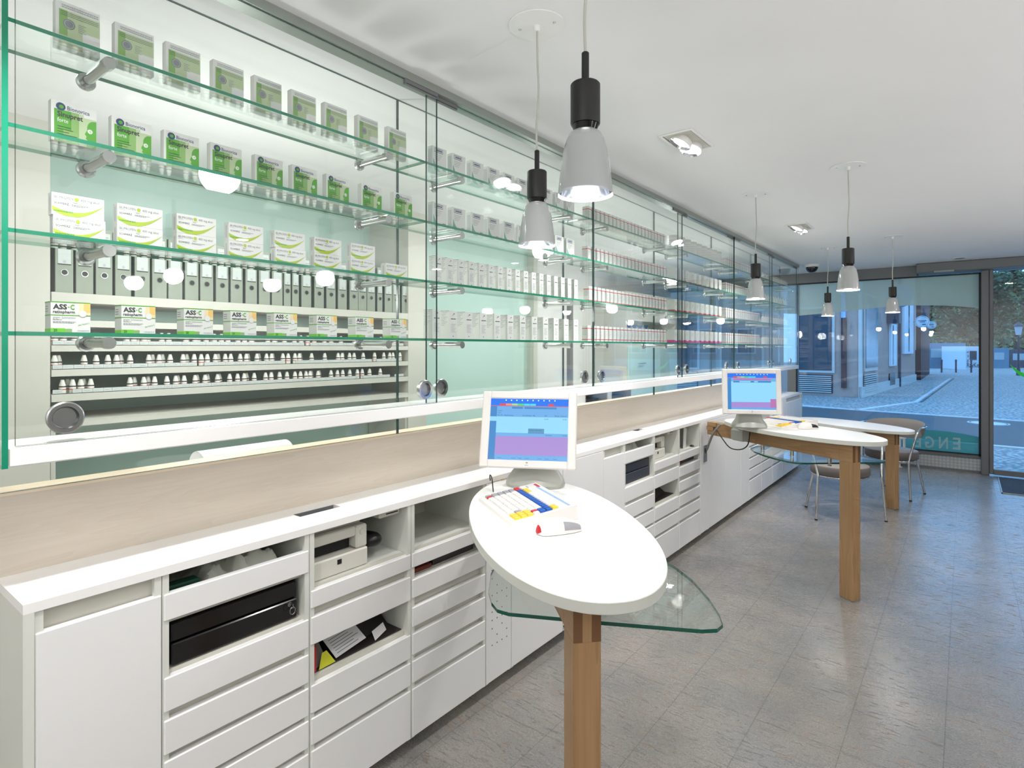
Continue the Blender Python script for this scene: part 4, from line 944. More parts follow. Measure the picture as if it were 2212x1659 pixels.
# bench with paper roll behind the upstand
m = MB(); m.box(-2.62, -1.98, 0.36, 6.2, 0.97, 1.0, 'solid_white'); m.box(-2.60, -2.02, 0.40, 6.15, 0, .97, 'carcass_white'); tag(obj('back_bench', m), 'white bench behind the maple upstand', 'bench')
t = thing('paper_bag_roll', 'big white paper roll lying on the bench behind the glass', 'paper roll', (-2.10, 0.93, 1.001+.070))
m = MB(); m.lathe([(.022, 0), (.070, 0), (.070, .335), (.022, .335)], 'paper_white', 28, 'y', cap=False); obj('roll', m, t, 35)
m = MB(); m.lathe([(.0215, .002), (.0215, .333), (.019, .333), (.019, .002), (.0215, .002)], 'box_side', 20, 'y', cap=False); obj('cardboard_core', m, t, 35)
for i, (y0, y1) in enumerate(((3.42, 3.74), (3.79, 4.12))):
    m = MB(); m.box(-2.35, -2.03, y0, y1, 1.0005, 1.01, 'paper_dark'); m.box(-2.35, -2.03, y0, y0+.012, 1.01, 1.20, 'paper_white'); m.box(-2.35, -2.03, y1-.012, y1, 1.01, 1.20, 'paper_white'); m.box(-2.35, -2.33, y0+.012, y1-.012, 1.01, 1.20, 'dark_grey'); m.box(-2.35, -2.03, y0, y1, 1.20, 1.212, 'paper_white')
    for q in range(3): m.box(-2.32, -2.05, y0+.02, y1-.04-.03*q, 1.011+.045*q, 1.056+.045*q, ['light_blue', 'paper_dark', 'dark_grey'][q])
    tag(obj('letter_tray', m), '%s open letter tray with papers on the bench behind the upstand' % ['near', 'far'][i], 'letter tray')
# cupboard with reagent bottles further back
t = thing('wall_cupboard', 'cream wall cupboard with an open bottle niche in the store room', 'cupboard', (-3.30, 6.55, 0))
m = MB(); m.box(-.44, 0, 0, 1.6, 0.1, 1.58, 'cream_paint'); m.box(-.44, 0, 0, 1.6, 1.84, 2.2, 'cream_paint'); m.box(-.44, 0, 0, .02, 1.58, 1.84, 'cream_paint'); m.box(-.44, 0, 1.58, 1.6, 1.58, 1.84, 'cream_paint'); m.box(-.44, -.43, .02, 1.58, 1.58, 1.84, 'mint_wall'); obj('body', m, t)
m = MB(); m.box(.0005, .018, .03, .78, .14, 1.52, 'mint_wall', .003); m.box(.0005, .018, .82, 1.57, .14, 1.52, 'mint_wall', .003); obj('door', m, t)
m = MB(); m.tube([(.018, .30, 1.30), (.045, .30, 1.30), (.045, .46, 1.30), (.018, .46, 1.30)], .006, 'steel', 8); obj('handle', m, t, 40)
t = thing('reagent_bottle', 'brown stoppered glass bottle, at the left end of the cupboard niche', 'bottle', (-3.40, 6.66, 1.5805), 0, 'brown reagent bottles in the cupboard niche')
m = MB(); m.lathe([(.05, 0), (.055, .006), (.055, .11), (.045, .135), (.022, .150), (.022, .165)], 'bottle_dark', 20); obj('bottle_body', m, t, 40)
m = MB(); m.lathe([(.016, .165), (.018, .185), (.032, .205), (.032, .215), (.02, .22)], 'bottle_blue', 18); obj('stopper', m, t, 40)
m = MB(); vs = []
for k in range(7):
    a = -.75+k*.25; vs.append((.0556*math.cos(a), .0556*math.sin(a)))
for k in range(6): m.quad((vs[k][0], vs[k][1], .03), (vs[k+1][0], vs[k+1][1], .03), (vs[k+1][0], vs[k+1][1], .09), (vs[k][0], vs[k][1], .09), 'box_white')
obj('paper_label', m, t)
for i in range(1, 5): dup(t, (-3.40, 6.66+i*.165, 1.5805), None, 'brown stoppered bottle, %s in the cupboard niche' % opos(i, 5))

# ================================================================== service tables
def local(ang): return Matrix.Rotation(-ang, 4, 'Z')
def table(name, label, hx, hy, deg, ztop, zoff, cat='table', vc=0.07):
    t = thing(name, label, cat, (hx, hy, 0), -math.radians(deg))
    LB = 1.26; bz1 = ztop-.034; bz0 = bz1-.098
    n = 96; pts = [(.76+.600*abs(math.cos(a))**(.95)*(1 if math.cos(a) > 0 else -1), vc+.262*abs(math.sin(a))**(.95)*(1 if math.sin(a) > 0 else -1)) for a in [2*PI*i/n for i in range(n)]]
    m = MB(); m.prism(pts, ztop-.027, ztop, 'solid_white', 'carcass_white', 'carcass_white', .0015); obj('table_top', m, t, 30)
    m = MB(); m.box(.13, LB-.088, 0, .066, bz0, bz1, 'wood_ash_x', .0015)
    m.box(LB-.088, LB-.0005, .022, .044, bz0, bz1, 'wood_ash_z'); m.box(LB-.088, LB, .0, .022, bz0, bz1, 'wood_ash_x'); m.box(LB-.088, LB, .044, .066, bz0, bz1, 'wood_ash_x')
    for a, b in ((.0, .022), (.044, .066)): m.quad((LB+.0004, a, bz0), (LB+.0004, b, bz0), (LB+.0004, b, bz1), (LB+.0004, a, bz1), 'wood_endgrain')
    m.box(.02, .13, .004, .062, bz0+.066, bz1, 'wood_ash_x', .001); m.box(.02, .13, .004, .062, bz0, bz0+.030, 'wood_ash_x', .001); m.box(.012, .085, .004, .062, bz0+.032, bz0+.064, 'wood_ash_x', .001); m.box(.122, .13, .002, .064, bz0, bz1, 'wood_endgrain')
    obj('beam', m, t)
    m = MB(); m.box(LB-.088, LB, 0, .066, .008, bz0, 'wood_ash_z', .002); lg = obj('leg', m, t)
    m = MB(); m.box(LB-.086, LB-.002, .002, .064, 0, .0078, 'steel'); obj('foot_plate', m, lg)
    m = MB()
    for u_ in (.34, 1.04): m.lathe([(.034, bz1+.0002), (.034, ztop-.0275)], 'lamp_white', 24, 'z', (u_, .033, 0))
    obj('spacer', m, t, 40)
    return t
def blade(t, zg, bz0):
    out = [(.42, .10), (.47, .0), (.58, -.075), (.72, -.125), (.85, -.148), (.93, -.148), (.975, -.138), (1.0, -.11), (1.09, .13), (1.17, .36), (1.172, .40), (1.15, .428), (1.10, .446), (1.0, .468), (.87, .482), (.74, .476), (.60, .42), (.48, .30), (.42, .18)]
    m = MB(); m.prism(out, zg, zg+.010, 'glass_shelf', 'glass_edge_dark', 'glass_shelf'); g = obj('glass_tray', m, t)
    for u_ in (.55, .80, 1.08):
        m = MB(); m.lathe([(.012, zg+.0102), (.012, bz0)], 'steel', 16, 'z', (u_, .033, 0)); m.lathe([(.012, zg-.006), (.012, zg-.0002)], 'steel', 16, 'z', (u_, .033, 0)); obj('tray_mount', m, t, 40)
HT = .955
T1 = table('service_table', 'white oval service table on a single ash leg, nearest the camera', -1.626, 2.006, 43.28, HT, 0); blade(T1, .775, HT-.132)
T2 = table('service_table', 'white oval service table with a glass tray beside the second till', -1.6175, 4.560, 29.6, HT, 0, vc=.115); blade(T2, .775, HT-.132)
T3 = table('consultation_table', 'lower white oval table by the chairs and the window', -1.606, 7.037, 30.0, .735, 0, vc=.09)

# ---- monitors, keyboards, mice
def monitor(label, x, y, z, yaw, tilt, second=False, s=1.0, basexy=None):
    t = thing('monitor', label, 'monitor', (basexy[0], basexy[1], HT+.0003), yaw)
    bw = Vector((x-basexy[0], y-basexy[1], z-HT)); Rz = Matrix.Rotation(-yaw, 3, 'Z'); c = Rz @ bw
    T = Matrix.Translation(c) @ Matrix.Rotation(-tilt, 4, 'X')    # local: x right, -y toward viewer, z up
    W_, H_ = .375*s, .30*s
    m = MB(T)
    ow, oh = W_/2, H_/2; iw, ih = ow-.033, oh-.030
    # bezel frame built from four bevelled bars plus the housing
    m.box(-ow, -iw, -.004, .022, -oh, oh, 'monitor_white', .004); m.box(iw, ow, -.004, .022, -oh, oh, 'monitor_white', .004)
    m.box(-iw-.001, iw+.001, -.004, .022, ih, oh, 'monitor_white', .004); m.box(-iw-.001, iw+.001, -.004, .022, -oh, -ih, 'monitor_white', .004)
    m.box(-ow+.02, ow-.02, .012, .055, -oh+.02, oh-.02, 'monitor_white', .012)
    m.quad((-.004, -.0043, -oh+.0185), (.004, -.0043, -oh+.0185), (.004, -.0043, -oh+.0225), (-.004, -.0043, -oh+.0225), 'ink_grey')
    obj('housing', m, t)
    m = MB(T); Y0 = .0005
    m.quad((-iw, Y0+.002, -ih), (iw, Y0+.002, -ih), (iw, Y0+.002, ih), (-iw, Y0+.002, ih), 'scr_mid')
    def q(a, b, c_, d, mt, k=0): m.quad((-iw+2*iw*a, Y0-.0002*k, ih-2*ih*d), (-iw+2*iw*b, Y0-.0002*k, ih-2*ih*d), (-iw+2*iw*b, Y0-.0002*k, ih-2*ih*c_), (-iw+2*iw*a, Y0-.0002*k, ih-2*ih*c_), mt)
    def tx(s_, a, d, hgt, wd, mt='scr_dark', k=3): m.text(s_, (-iw+2*iw*a, Y0-.0002*k-.0004, ih-2*ih*d), (1, 0, 0), (0, 0, 1), hgt*2*ih, mt, 0, wd*2*iw)
    q(0, 1, 0, .115, 'scr_blue', 1)
    for i, cl in enumerate(('scr_red', 'scr_orange', 'scr_lime', 'scr_green', 'scr_cyan', 'scr_cyan', 'scr_blue', 'scr_blue', 'scr_red')): q(.12+.078*i, .195+.078*i, .080, .113, cl, 2)
    for i in range(10): q(.19+.07*i, .205+.07*i, .015, .035, 'scr_white', 2)
    q(0, 1, .116, .125, 'scr_red', 2)
    if not second:
        q(0, .085, .125, 1, 'scr_deep', 1); q(0, .085, .30, .375, 'scr_sky', 2); q(.085, 1, .30, .565, 'scr_sky', 1); q(.085, 1, .62, .92, 'scr_pink', 1); q(.085, 1, .94, 1, 'scr_mid', 1); q(0.28, .42, .135, .165, 'scr_deep', 2); q(.44, .85, .135, .165, 'scr_deep', 2)
        q(.50, .70, .49, .565, 'scr_dark', 2); q(.502, .698, .493, .562, 'scr_popup', 3); tx('0.00', .70, .34, .025, .05); tx('0.00', .93, .34, .025, .05)
        tx('Pos Nr.  Bezeichnung', .10, .285, .026, .20); tx('Dar Einheit  Mg', .42, .285, .026, .16); tx('AVK', .70, .285, .026, .03); tx('Einzel  Gesamt', .83, .285, .026, .15); tx('Kunde', .10, .21, .024, .05); tx('Name', .10, .245, .024, .04)
        tx('Position speichern', .515, .525, .022, .16); tx('Gesamt', .72, .60, .022, .08); tx('0.00 EUR', .93, .60, .022, .06)
        for a in (.12, .3, .38, .47, .63, .72, .82): tx('Taste', a, .975, .020, .05)
    else:
        q(0, .075, .125, 1, 'scr_deep', 1); q(.075, 1, .22, .80, 'scr_sky', 1); q(.12, .90, .145, .185, 'scr_pink2', 2); q(.12, .9, .205, .25, 'scr_deep', 2); q(.25, .48, .21, .24, 'scr_sky', 3); q(.55, .63, .21, .24, 'scr_sky', 3)
        q(.075, .90, .79, .94, 'scr_pink', 2); q(.88, 1, .70, .94, 'scr_pink2', 3); q(0.1, .88, .68, .79, 'scr_sky', 3)
    obj('screen', m, t)
    m = MB(T); m.text('elo', (-.007, -.0046, -oh+.009), (1, 0, 0), (0, 0, 1), .008, 'ink_grey', .0, .013); obj('logo', m, t)
    # sculpted stand: foot and neck
    m = MB(); prof = []
    cc = c
    sec = [(0, .115*s, .085*s, -.0), (.012, .118*s, .088*s, 0), (.030, .112*s, .078*s, .012), (.06, .090*s, .055*s, .028), (max(.075, cc.z-.12), .075*s, .035*s, .045)]
    seg = 28; vs = []; fs = []
    for h, a, b, oy in sec:
        for k in range(seg):
            an = 2*PI*k/seg; vs.append((a*math.cos(an), oy*1.0+b*math.sin(an)*.9+cc.y*.5*(h/.1), h))
    for i in range(len(sec)-1):
        for k in range(seg): j = (k+1) % seg; fs.append((i*seg+k, i*seg+j, (i+1)*seg+j, (i+1)*seg+k))
    fs.append(tuple(range((len(sec)-1)*seg, len(sec)*seg))); fs.append(tuple(range(seg))[::-1])
    m.add(vs, fs, 'stand_grey'); obj('stand', m, t, 50)
    return t
monitor('white touch monitor showing a till screen on the near service table', -1.345, 1.837, 1.182, .491, .300, False, 1.0, (-1.345, 1.885))
monitor('white touch monitor showing a till screen on the second service table', -1.123, 4.052, 1.207, .530, .06, True, 1.0, (-1.165, 4.135))
def keyboard(label, A, B, Cc):
    A, B, Cc = Vector(A), Vector(B), Vector(Cc); u = B-A; w_ = u.length; ang = math.atan2(u.y, u.x)
    n = Vector((-u.y, u.x))/w_; d = abs((Cc-B).dot(n)); t = thing('keyboard', label, 'keyboard', (A.x, A.y, HT+.0003), ang)
    h0, h1 = .012, .046
    m = MB(); pr = [(0, 0), (0.004, h0-.003), (.012, h0), (d-.004, h1), (d, h1-.003), (d, 0)]
    vs = [(0, y, z) for y, z in pr]+[(w_, y, z) for y, z in pr]; k = len(pr)
    fs = [tuple(range(k))[::-1], tuple(range(k, 2*k))]+[(i, (i+1) % k, (i+1) % k+k, i+k) for i in range(k)]; fs = [f if i < 1 else f for i, f in enumerate(fs)]
    m.add(vs, [f[::-1] for f in fs], 'monitor_white'); obj('case', m, t)
    sl = (h1-h0)/(d-.016); Z = lambda y: h0+(y-.012)*sl
    m = MB(); cols = 17; rows = 7; ku = (w_-.03)/cols; kd = (d*.66)/rows
    for r in range(rows):
        c = 0
        while c < cols:
            span = 1; mt = 'monitor_white'
            if r == rows-1: mt = 'key_yellow' if c in (2, 3, 4) else 'monitor_white'
            if r == rows-2: mt = 'key_blue' if c > 1 else 'key_red'
            if r == 0 and 4 <= c <= 9: span = 6 if c == 4 else 1
            if c < 2 and r < rows-2: mt = 'key_grey'
            if c == 1 and r == 0: mt = 'key_red'
            if c >= cols-3 and r < 3: mt = 'key_yellow'
            if c >= cols-2 and r in (4, 5): mt = 'key_blue'
            if c == cols-4 and r == 1: mt = 'key_grey'
            if c == cols-2 and r == 3: mt = 'key_red'
            if c >= cols-2 and r == rows-1: mt = 'key_yellow'
            x0 = .015+c*ku; y0 = .020+r*kd; x1 = x0+ku*span-.0016; y1 = y0+kd-.0016; zb = Z(y0); zt_ = Z(y1)
            b0 = (x0, y0, zb); e = .0018; hk = .0065
            vs = [(x0, y0, zb), (x1, y0, zb), (x1, y1, zt_), (x0, y1, zt_), (x0+e, y0+e, zb+hk), (x1-e, y0+e, zb+hk), (x1-e, y1-e, zt_+hk-.001), (x0+e, y1-e, zt_+hk-.001)]
            m.add(vs, [(4, 5, 6, 7), (0, 1, 5, 4), (1, 2, 6, 5), (2, 3, 7, 6), (3, 0, 4, 7)], mt); c += span
    obj('keys', m, t)
    m = MB()
    def s_(x0, x1, y0, y1, mt): m.quad((x0, y0, Z(y0)+.0006), (x1, y0, Z(y0)+.0006), (x1, y1, Z(y1)+.0006), (x0, y1, Z(y1)+.0006), mt)
    s_(.05, w_-.015, d-.026, d-.018, 'light_blue'); s_(.015, .06, d-.020, d-.010, 'ink_red'); s_(.015, .04, d-.050, d-.047, 'ink_grey'); s_(.015, .05, d-.058, d-.055, 'ink_grey')
    obj('printed_strip', m, t)
    return t
keyboard('white till keyboard with blue, red and yellow keys on the near service table', (-1.371, 1.571), (-1.089, 1.399), (-.981, 1.598))
k2 = [onz(x, y, HT) for x, y in ((1609, 915), (1688, 927), (1740, 917))]
keyboard('white till keyboard with coloured keys on the second service table', *k2)
def mouse(label, a, b, red=True):
    a, b = Vector(a), Vector(b); c = (a+b)/2; d = b-a; h = d.length*.5; t = thing('computer_mouse', label, 'computer mouse', (c.x, c.y, HT+.0003), math.atan2(d.y, d.x))
    W_ = .0300 if red else .031; Z_ = .041
    def pt(f, g, k=1.0):          # f along (-1 tail .. 1 nose), g around (0 right rim .. 1 left rim)
        e = max(0.0, 1-abs(f)**2.8)**.5; an = PI*g
        x = h*f; hh = Z_*e*(1-.25*f)*k; ww = W_*e**.8*(1-.08*f)*k
        return (x, -ww*math.cos(an), .001+hh*math.sin(an)**.75)
    def patch(name, f0, f1, g0, g1, mt, k=1.0, nf=18, ng=16):
        m = MB(); vs = []; fs = []
        for i in range(nf+1):
            for q in range(ng+1): vs.append(pt(f0+(f1-f0)*i/nf, g0+(g1-g0)*q/ng, k))
        for i in range(nf):
            for q in range(ng): fs.append((i*(ng+1)+q, (i+1)*(ng+1)+q, (i+1)*(ng+1)+q+1, i*(ng+1)+q+1))
        m.add(vs, fs, mt); return obj(name, m, t, 60)
    patch('body', -1, 1, 0, 1, 'monitor_white')
    for g0 in (.05, .72): patch('side_button', .05, .86, g0, g0+.23, 'key_grey' if red else 'black_plastic', 1.015, 10, 5)
    if red: patch('tail_light', -.998, -.90, .10, .90, 'key_red', 1.02, 5, 10)
    m = MB(); m.lathe([(.006, -.003), (.006, .003)], 'dark_grey', 14, 'y', (h*.60, 0, .0235)); obj('scroll_wheel', m, t, 30)
mouse('white mouse with a red tail light on the near service table', (-.987, 1.389), (-.911, 1.514))
mouse('white mouse with dark side buttons on the second service table', onz(1726, 927, HT), onz(1766, 925, HT), False)
# cables
def cable(name, label, pts, r, mt, n=6, cat='cable'):
    m = MB(); m.tube(spline(pts, n), r, mt, 8); return tag(obj(name, m, None, 60), label, cat)
cable('cable', 'short dark cable loop behind the near keyboard', [(-1.40, 1.69, HT+.003), (-1.415, 1.70, HT+.05), (-1.435, 1.712, HT+.058), (-1.44, 1.72, HT+.035)], .0022, 'cable_black')
cable('power_cable', 'grey cable bundle hanging from the second table to the wall socket', [(-1.44, 4.40, .93), (-1.50, 4.42, .86), (-1.56, 4.50, .77), (-1.60, 4.56, .705), (-1.615, 4.575, .69)], .009, 'cord_grey')
cable('power_cable', 'thin black cable looping under the second table top', [(-1.44, 4.30, .90), (-1.38, 4.24, .85), (-1.30, 4.165, .80), (-1.22, 4.135, .80), (-1.17, 4.13, .84), (-1.16, 4.14, .925)], .004, 'cable_black')
m = MB(); m.box(-1.6195, -1.614, 4.535, 4.60, .60, .735, 'steel', .002); m.box(-1.614, -1.6125, 4.55, 4.585, .67, .71, 'dark_grey'); tag(obj('wall_socket', m), 'steel socket plate on the narrow cabinet below the table beam', 'socket')
t = thing('scanner_unit', 'beige scanner box hanging under the second table top', 'scanner', (-1.26, 4.255, .9275), -math.radians(29.6))
m = MB(); m.prism([(-.05, -.035), (.06, -.035), (.06, .035), (-.05, .035)], -.085, 0, 'stand_grey', bev=.012); obj('housing', m, t, 30)
m = MB(); m.box(-.052, -.0505, -.02, .02, -.06, -.02, 'dark_grey'); obj('scan_window', m, t)
for i, (x, y) in enumerate(((-1.6, 0),)): pass

# ================================================================== pendant lamps
def pendant(label, x, y, power):
    t = thing('pendant_lamp', label, 'pendant lamp', (x, y, ZC-.0004), 0, 'glass pendant lamps over the tables')
    m = MB(); m.lathe([(.089, -.0035), (.090, -.001), (.090, 0)], 'lamp_white', 40); m.lathe([(.010, -.022), (.012, -.0035)], 'lamp_white', 16)
    for a in (-.055, .055): m.lathe([(.004, -.0055), (.005, -.0035)], 'steel', 10, 'z', (a, a*.3, 0))
    obj('ceiling_plate', m, t, 30)
    zl = -.40; sw = .004
    m = MB(); m.tube(spline([(0, 0, -.02), (sw*.6, 0, -.12), (sw, sw, -.22), (-sw*.4, 0, -.32), (0, 0, zl-.0)], 6), .0033, 'cable_grey', 8); obj('cord', m, t, 60)
    # the lamp hangs with its rim at -0.63 below the ceiling
    m = MB(); m.lathe([(.008, zl-.068), (.008, zl-.002), (.006, zl)], 'lamp_body_black', 20); m.lathe([(.0305, zl-.155), (.0315, zl-.152), (.0315, zl-.070), (.029, zl-.067), (.008, zl-.066)], 'lamp_body_black', 32, cap=True); m.lathe([(.024, zl-.168), (.029, zl-.156)], 'black_gloss', 28); obj('lamp_holder', m, t, 30)
    m = MB(); pr = [(.020, -.165), (.032, -.172), (.041, -.188), (.047, -.212), (.052, -.245), (.0555, -.275), (.0585, -.305)]
    m.lathe([(r_, zl+h) for r_, h in pr[::-1]], 'shade_glass', 40, cap=False); obj('glass_shade', m, t, 60)
    m = MB(); m.lathe([(.0555, zl-.299), (.051, zl-.262), (.044, zl-.215), (.034, zl-.182), (.012, zl-.172)], 'lamp_silver', 36, cap=False); obj('reflector', m, t, 60)
    m = MB(); m.lathe([(.0, zl-.252), (.030, zl-.250), (.040, zl-.240), (.040, zl-.236)], 'bulb_glow', 28); obj('bulb', m, t, 60)
    lamp('pendant_light', 'SPOT', (x, y, ZC+zl-.31), power, (1, .98, .965), .04, 110, (0, 0, 0), .8)
    lamp('pendant_glow', 'POINT', (x, y, ZC+zl-.325), 4.2, (1, .985, .975), .035)
m_, nt_, b_ = newmat('shade_glass'); b_.inputs['Base Color'].default_value = rgb(205, 209, 209); b_.inputs['Roughness'].default_value = .05; b_.inputs['Coat Weight'].default_value = .6; b_.inputs['Alpha'].default_value = .72
PEND = 3.5
pendant('glass pendant lamp in front, largest of the six hanging lamps', -.640, 1.080, PEND)
pendant('glass pendant lamp above the near monitor', -1.080, 1.522, PEND)
pendant('glass pendant lamp above the second till, close to the glass doors', -1.111, 4.100, PEND)
pendant('glass pendant lamp over the free end of the second table', -.525, 3.789, PEND)
pendant('glass pendant lamp over the low consultation table, close to the glass doors', -1.119, 6.748, PEND)
pendant('glass pendant lamp over the free end of the low consultation table', -.532, 6.442, PEND)

# recessed ceiling fixtures
def gimbal(label, x, y):
    t = thing('recessed_spotlight', label, 'ceiling light', (x, y, ZC-.0004), 0, 'square recessed ceiling spotlights')
    m = MB(); w_, l_ = .084, .155
    for a in ((-w_, w_, -l_, -l_+.012), (-w_, w_, l_-.012, l_), (-w_, -w_+.012, -l_+.012, l_-.012), (w_-.012, w_, -l_+.012, l_-.012)): m.box(a[0], a[1], a[2], a[3], -.006, 0, 'lamp_white', .001)
    m.box(-w_+.012, w_-.012, -l_+.012, l_-.012, -.0012, 0, 'recess_grey'); 
    for a in (-w_+.014, w_-.0155): m.box(a, a+.0015, -l_+.014, l_-.014, -.0035, -.0012, 'frame_grey')
    obj('frame', m, t)
    for k, (yy, tilt, az) in enumerate(((-.055, .50, 2.2), (.065, .35, 2.9))):
        T = Matrix.Translation((0, yy, -.006)) @ Matrix.Rotation(az, 4, 'Z') @ Matrix.Rotation(tilt, 4, 'X')
        m = MB(T); m.lathe([(.0, .012), (.030, .010), (.052, -.004), (.056, -.028), (.052, -.030), (.047, -.016), (.0, -.010)], ['lamp_white', 'lamp_white', 'lamp_white', 'lamp_white', 'lamp_silver', 'reflector_glow'], 32, cap=False); obj('lamp_head', m, t, 50)
    for dy, dst in ((-.055, (-1.80, y-.30, .95)), (.065, (-1.70, y+.45, .95))):
        lamp('spotlight_beam', 'SPOT', (x, y+dy, ZC-.06), 46, (1, .985, .97), .032, 84, aim((x, y+dy, ZC-.06), dst), .75)
gimbal('square double spotlight in the ceiling, nearer one', -1.095, 2.834)
gimbal('square double spotlight in the ceiling, farther one', -1.115, 5.437)
t = thing('round_downlight', 'small round downlight in the ceiling near the shop door', 'ceiling light', (-.05, 8.44, ZC-.0004))
m = MB(); m.lathe([(.062, -.006), (.068, -.004), (.068, 0)], 'lamp_white', 32); obj('ring', m, t, 40)
m = MB(); m.lathe([(.0, -.0075), (.050, -.0065), (.050, -.006)], 'lamp_silver', 28, cap=False); obj('reflector', m, t, 40)
t = thing('security_camera', 'black dome security camera on the ceiling by the window', 'security camera', (-1.505, 8.02, ZC-.0004))
m = MB(); m.lathe([(.070, -.030), (.082, -.018), (.086, 0)], 'lamp_white', 32); obj('mount', m, t, 40)
m = MB(); m.lathe([(.0, -.098), (.030, -.094), (.054, -.076), (.067, -.048), (.068, -.030)], 'black_gloss', 30, cap=False); obj('dome', m, t, 60)

# ================================================================== chairs, radiator
def chair(label, cx, cyy, ang, tall, grp='grey upholstered round chairs'):
    """local frame: +y is where the sitter faces"""
    t = thing('round_chair', label, 'chair', (cx, cyy, 0), ang, grp)
    n = 36; R_ = .235
    pts = [(R_*math.cos(a)*1.02, R_*math.sin(a)*.96) for a in [2*PI*i/n for i in range(n)]]
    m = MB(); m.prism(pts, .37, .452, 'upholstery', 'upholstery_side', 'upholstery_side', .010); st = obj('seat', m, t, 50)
    m = MB(); m.tube([(p[0]*.93, p[1]*.93, .362) for p in pts]+[(pts[0][0]*.93, pts[0][1]*.93, .362)], .008, 'chrome', 8); obj('seat_ring', m, t, 60)
    # padded back: curved band
    m = MB(); na, nz = 28, 8; vs = []; fs = []
    a0, a1 = PI+.12, 2*PI-.12
    for s_ in (0, 1):
        for i in range(na+1):
            f = i/na; a = a0+(a1-a0)*f; e = math.sin(PI*f)**.6
            for k in range(nz+1):
                g = k/nz; zb_ = .675-.125*e; zt_ = .700+.050*e
                rad = .262+.022*g+(.020*math.sin(PI*g)**.6*e+.004)*(1 if s_ else -1)
                z = zb_+(zt_-zb_)*g
                vs.append((rad*math.cos(a), rad*math.sin(a)*.98, z))
    W_ = nz+1; O = (na+1)*W_
    for i in range(na):
        for k in range(nz):
            a = i*W_+k; fs.append((a, a+1, a+W_+1, a+W_)); b = O+a; fs.append((b, b+W_, b+W_+1, b+1))
        fs.append((i*W_+nz, O+i*W_+nz, O+(i+1)*W_+nz, (i+1)*W_+nz)); fs.append((i*W_, (i+1)*W_, O+(i+1)*W_, O+i*W_))
    m.add(vs, fs, 'upholstery'); obj('backrest', m, t, 70)
    # hoop and legs
    hoop = [(.300*math.cos(a), .300*math.sin(a)*.98, .700) for a in [PI+(PI)*i/16 for i in range(17)]]
    m = MB(); m.tube(hoop, .009, 'chrome', 10); obj('back_hoop', m, t, 60)
    for sx in (-1, 1):
        m = MB(); m.tube(spline([(sx*.290, .20, .003), (sx*.268, .185, .34), (sx*.268, .17, .42), (sx*.298, .12, .62), (sx*.300, .06, .69), (sx*.300, -.02, .700)], 5), .0105, 'chrome', 10); m.lathe([(.012, .0), (.012, .012)], 'black_plastic', 12, 'z', (sx*.290, .20, 0)); obj('leg', m, t, 60)
        m = MB(); m.tube([(sx*.200, -.23, 0.003), (sx*.165, -.15, .36)], .0105, 'chrome', 10); m.lathe([(.012, .0), (.012, .012)], 'black_plastic', 12, 'z', (sx*.200, -.23, 0)); obj('leg', m, t, 60)
    return t
chair('grey round chair partly hidden under the tops of the second and low tables', -.89, 5.96, math.radians(213), 'front')
chair('grey round chair by the window with its curved back visible above the table', -.605, 7.19, math.radians(156), 'front')
t = thing('radiator', 'low white column radiator under the shop window behind the chair', 'radiator', (-1.20, 8.78, 0))
for i in range(14):
    m = MB(); x = i*.046; m.tube([(x, -.03, .07), (x, -.03, .37)], .013, 'radiator_white', 8); m.tube([(x, .03, .07), (x, .03, .37)], .013, 'radiator_white', 8); obj('column', m, t, 60)
m = MB(); m.box(-.02, 13*.046+.02, -.045, .045, .055, .085, 'radiator_white', .01); m.box(-.02, 13*.046+.02, -.045, .045, .355, .385, 'radiator_white', .01); obj('header_pipe', m, t)
for x in (.05, .55):
    m = MB(); m.lathe([(.030, 0), (.030, .006), (.012, .010), (.010, .056)], 'radiator_white', 16, 'z', (x, 0, 0)); obj('foot', m, t, 40)

# ================================================================== outside
ZO = -.12
m = MB(); m.box(-45, 45, YW+.25, 70, ZO-.3, ZO, 'cobbles'); struct('ground', m)
def gz(x, y, z=ZO): a = onz(x, y, z); return (a[0], a[1])
def strip(name, pts, w_, z, mt, label=None):
    m = MB()
    for i in range(len(pts)-1):
        a, b = Vector(pts[i]), Vector(pts[i+1]); d = (b-a).normalized(); n = Vector((-d.y, d.x))*w_/2
        m.prism([tuple(a-n), tuple(b-n), tuple(b+n), tuple(a+n)], ZO, ZO+z, mt)
    return struct(name, m)
A = gz(1700, 874); Bp = gz(1850, 886.5); B2 = gz(2212, 911); B3 = gz(2400, 924)
m = MB(); m.poly([(-14, A[1]-.3, ZO+.004), (-14, 12.7, ZO+.004), (.35, 12.42, ZO+.004), (14, 11.6, ZO+.004), (14, 15.6, ZO+.004), (B2[0], B2[1], ZO+.004), (Bp[0], Bp[1], ZO+.004), (A[0]-3, A[1], ZO+.004)][::1], 'asphalt'); struct('road', m)
strip('kerb', [gz(1600, 866), A, Bp, B2, B3], .16, .02, 'kerb_stone')
strip('pavement_kerb', [(-14, 12.7), (.35, 12.42), (14, 11.6)], .14, .02, 'kerb_stone')
strip('kerb_drain', [Bp, gz(1978, 869)], .14, .02, 'kerb_stone')
strip('gutter', [gz(1978, 869), gz(2052, 818)], .10, .012, 'kerb_stone'); strip('gutter_strip', [gz(1990, 869), gz(2060, 818)], .06, .012, 'asphalt')
c = gz(2135, 915); m = MB(); m.lathe([(.36, ZO), (.36, ZO+.015), (.33, ZO+.015), (.30, ZO+.012), (0, ZO+.012)], ['kerb_stone', 'kerb_stone', 'asphalt', 'kerb_stone'], 32, 'z', (c[0], c[1], 0)); tag(obj('manhole_cover', m), 'round manhole cover in the road outside the shop window', 'manhole cover')
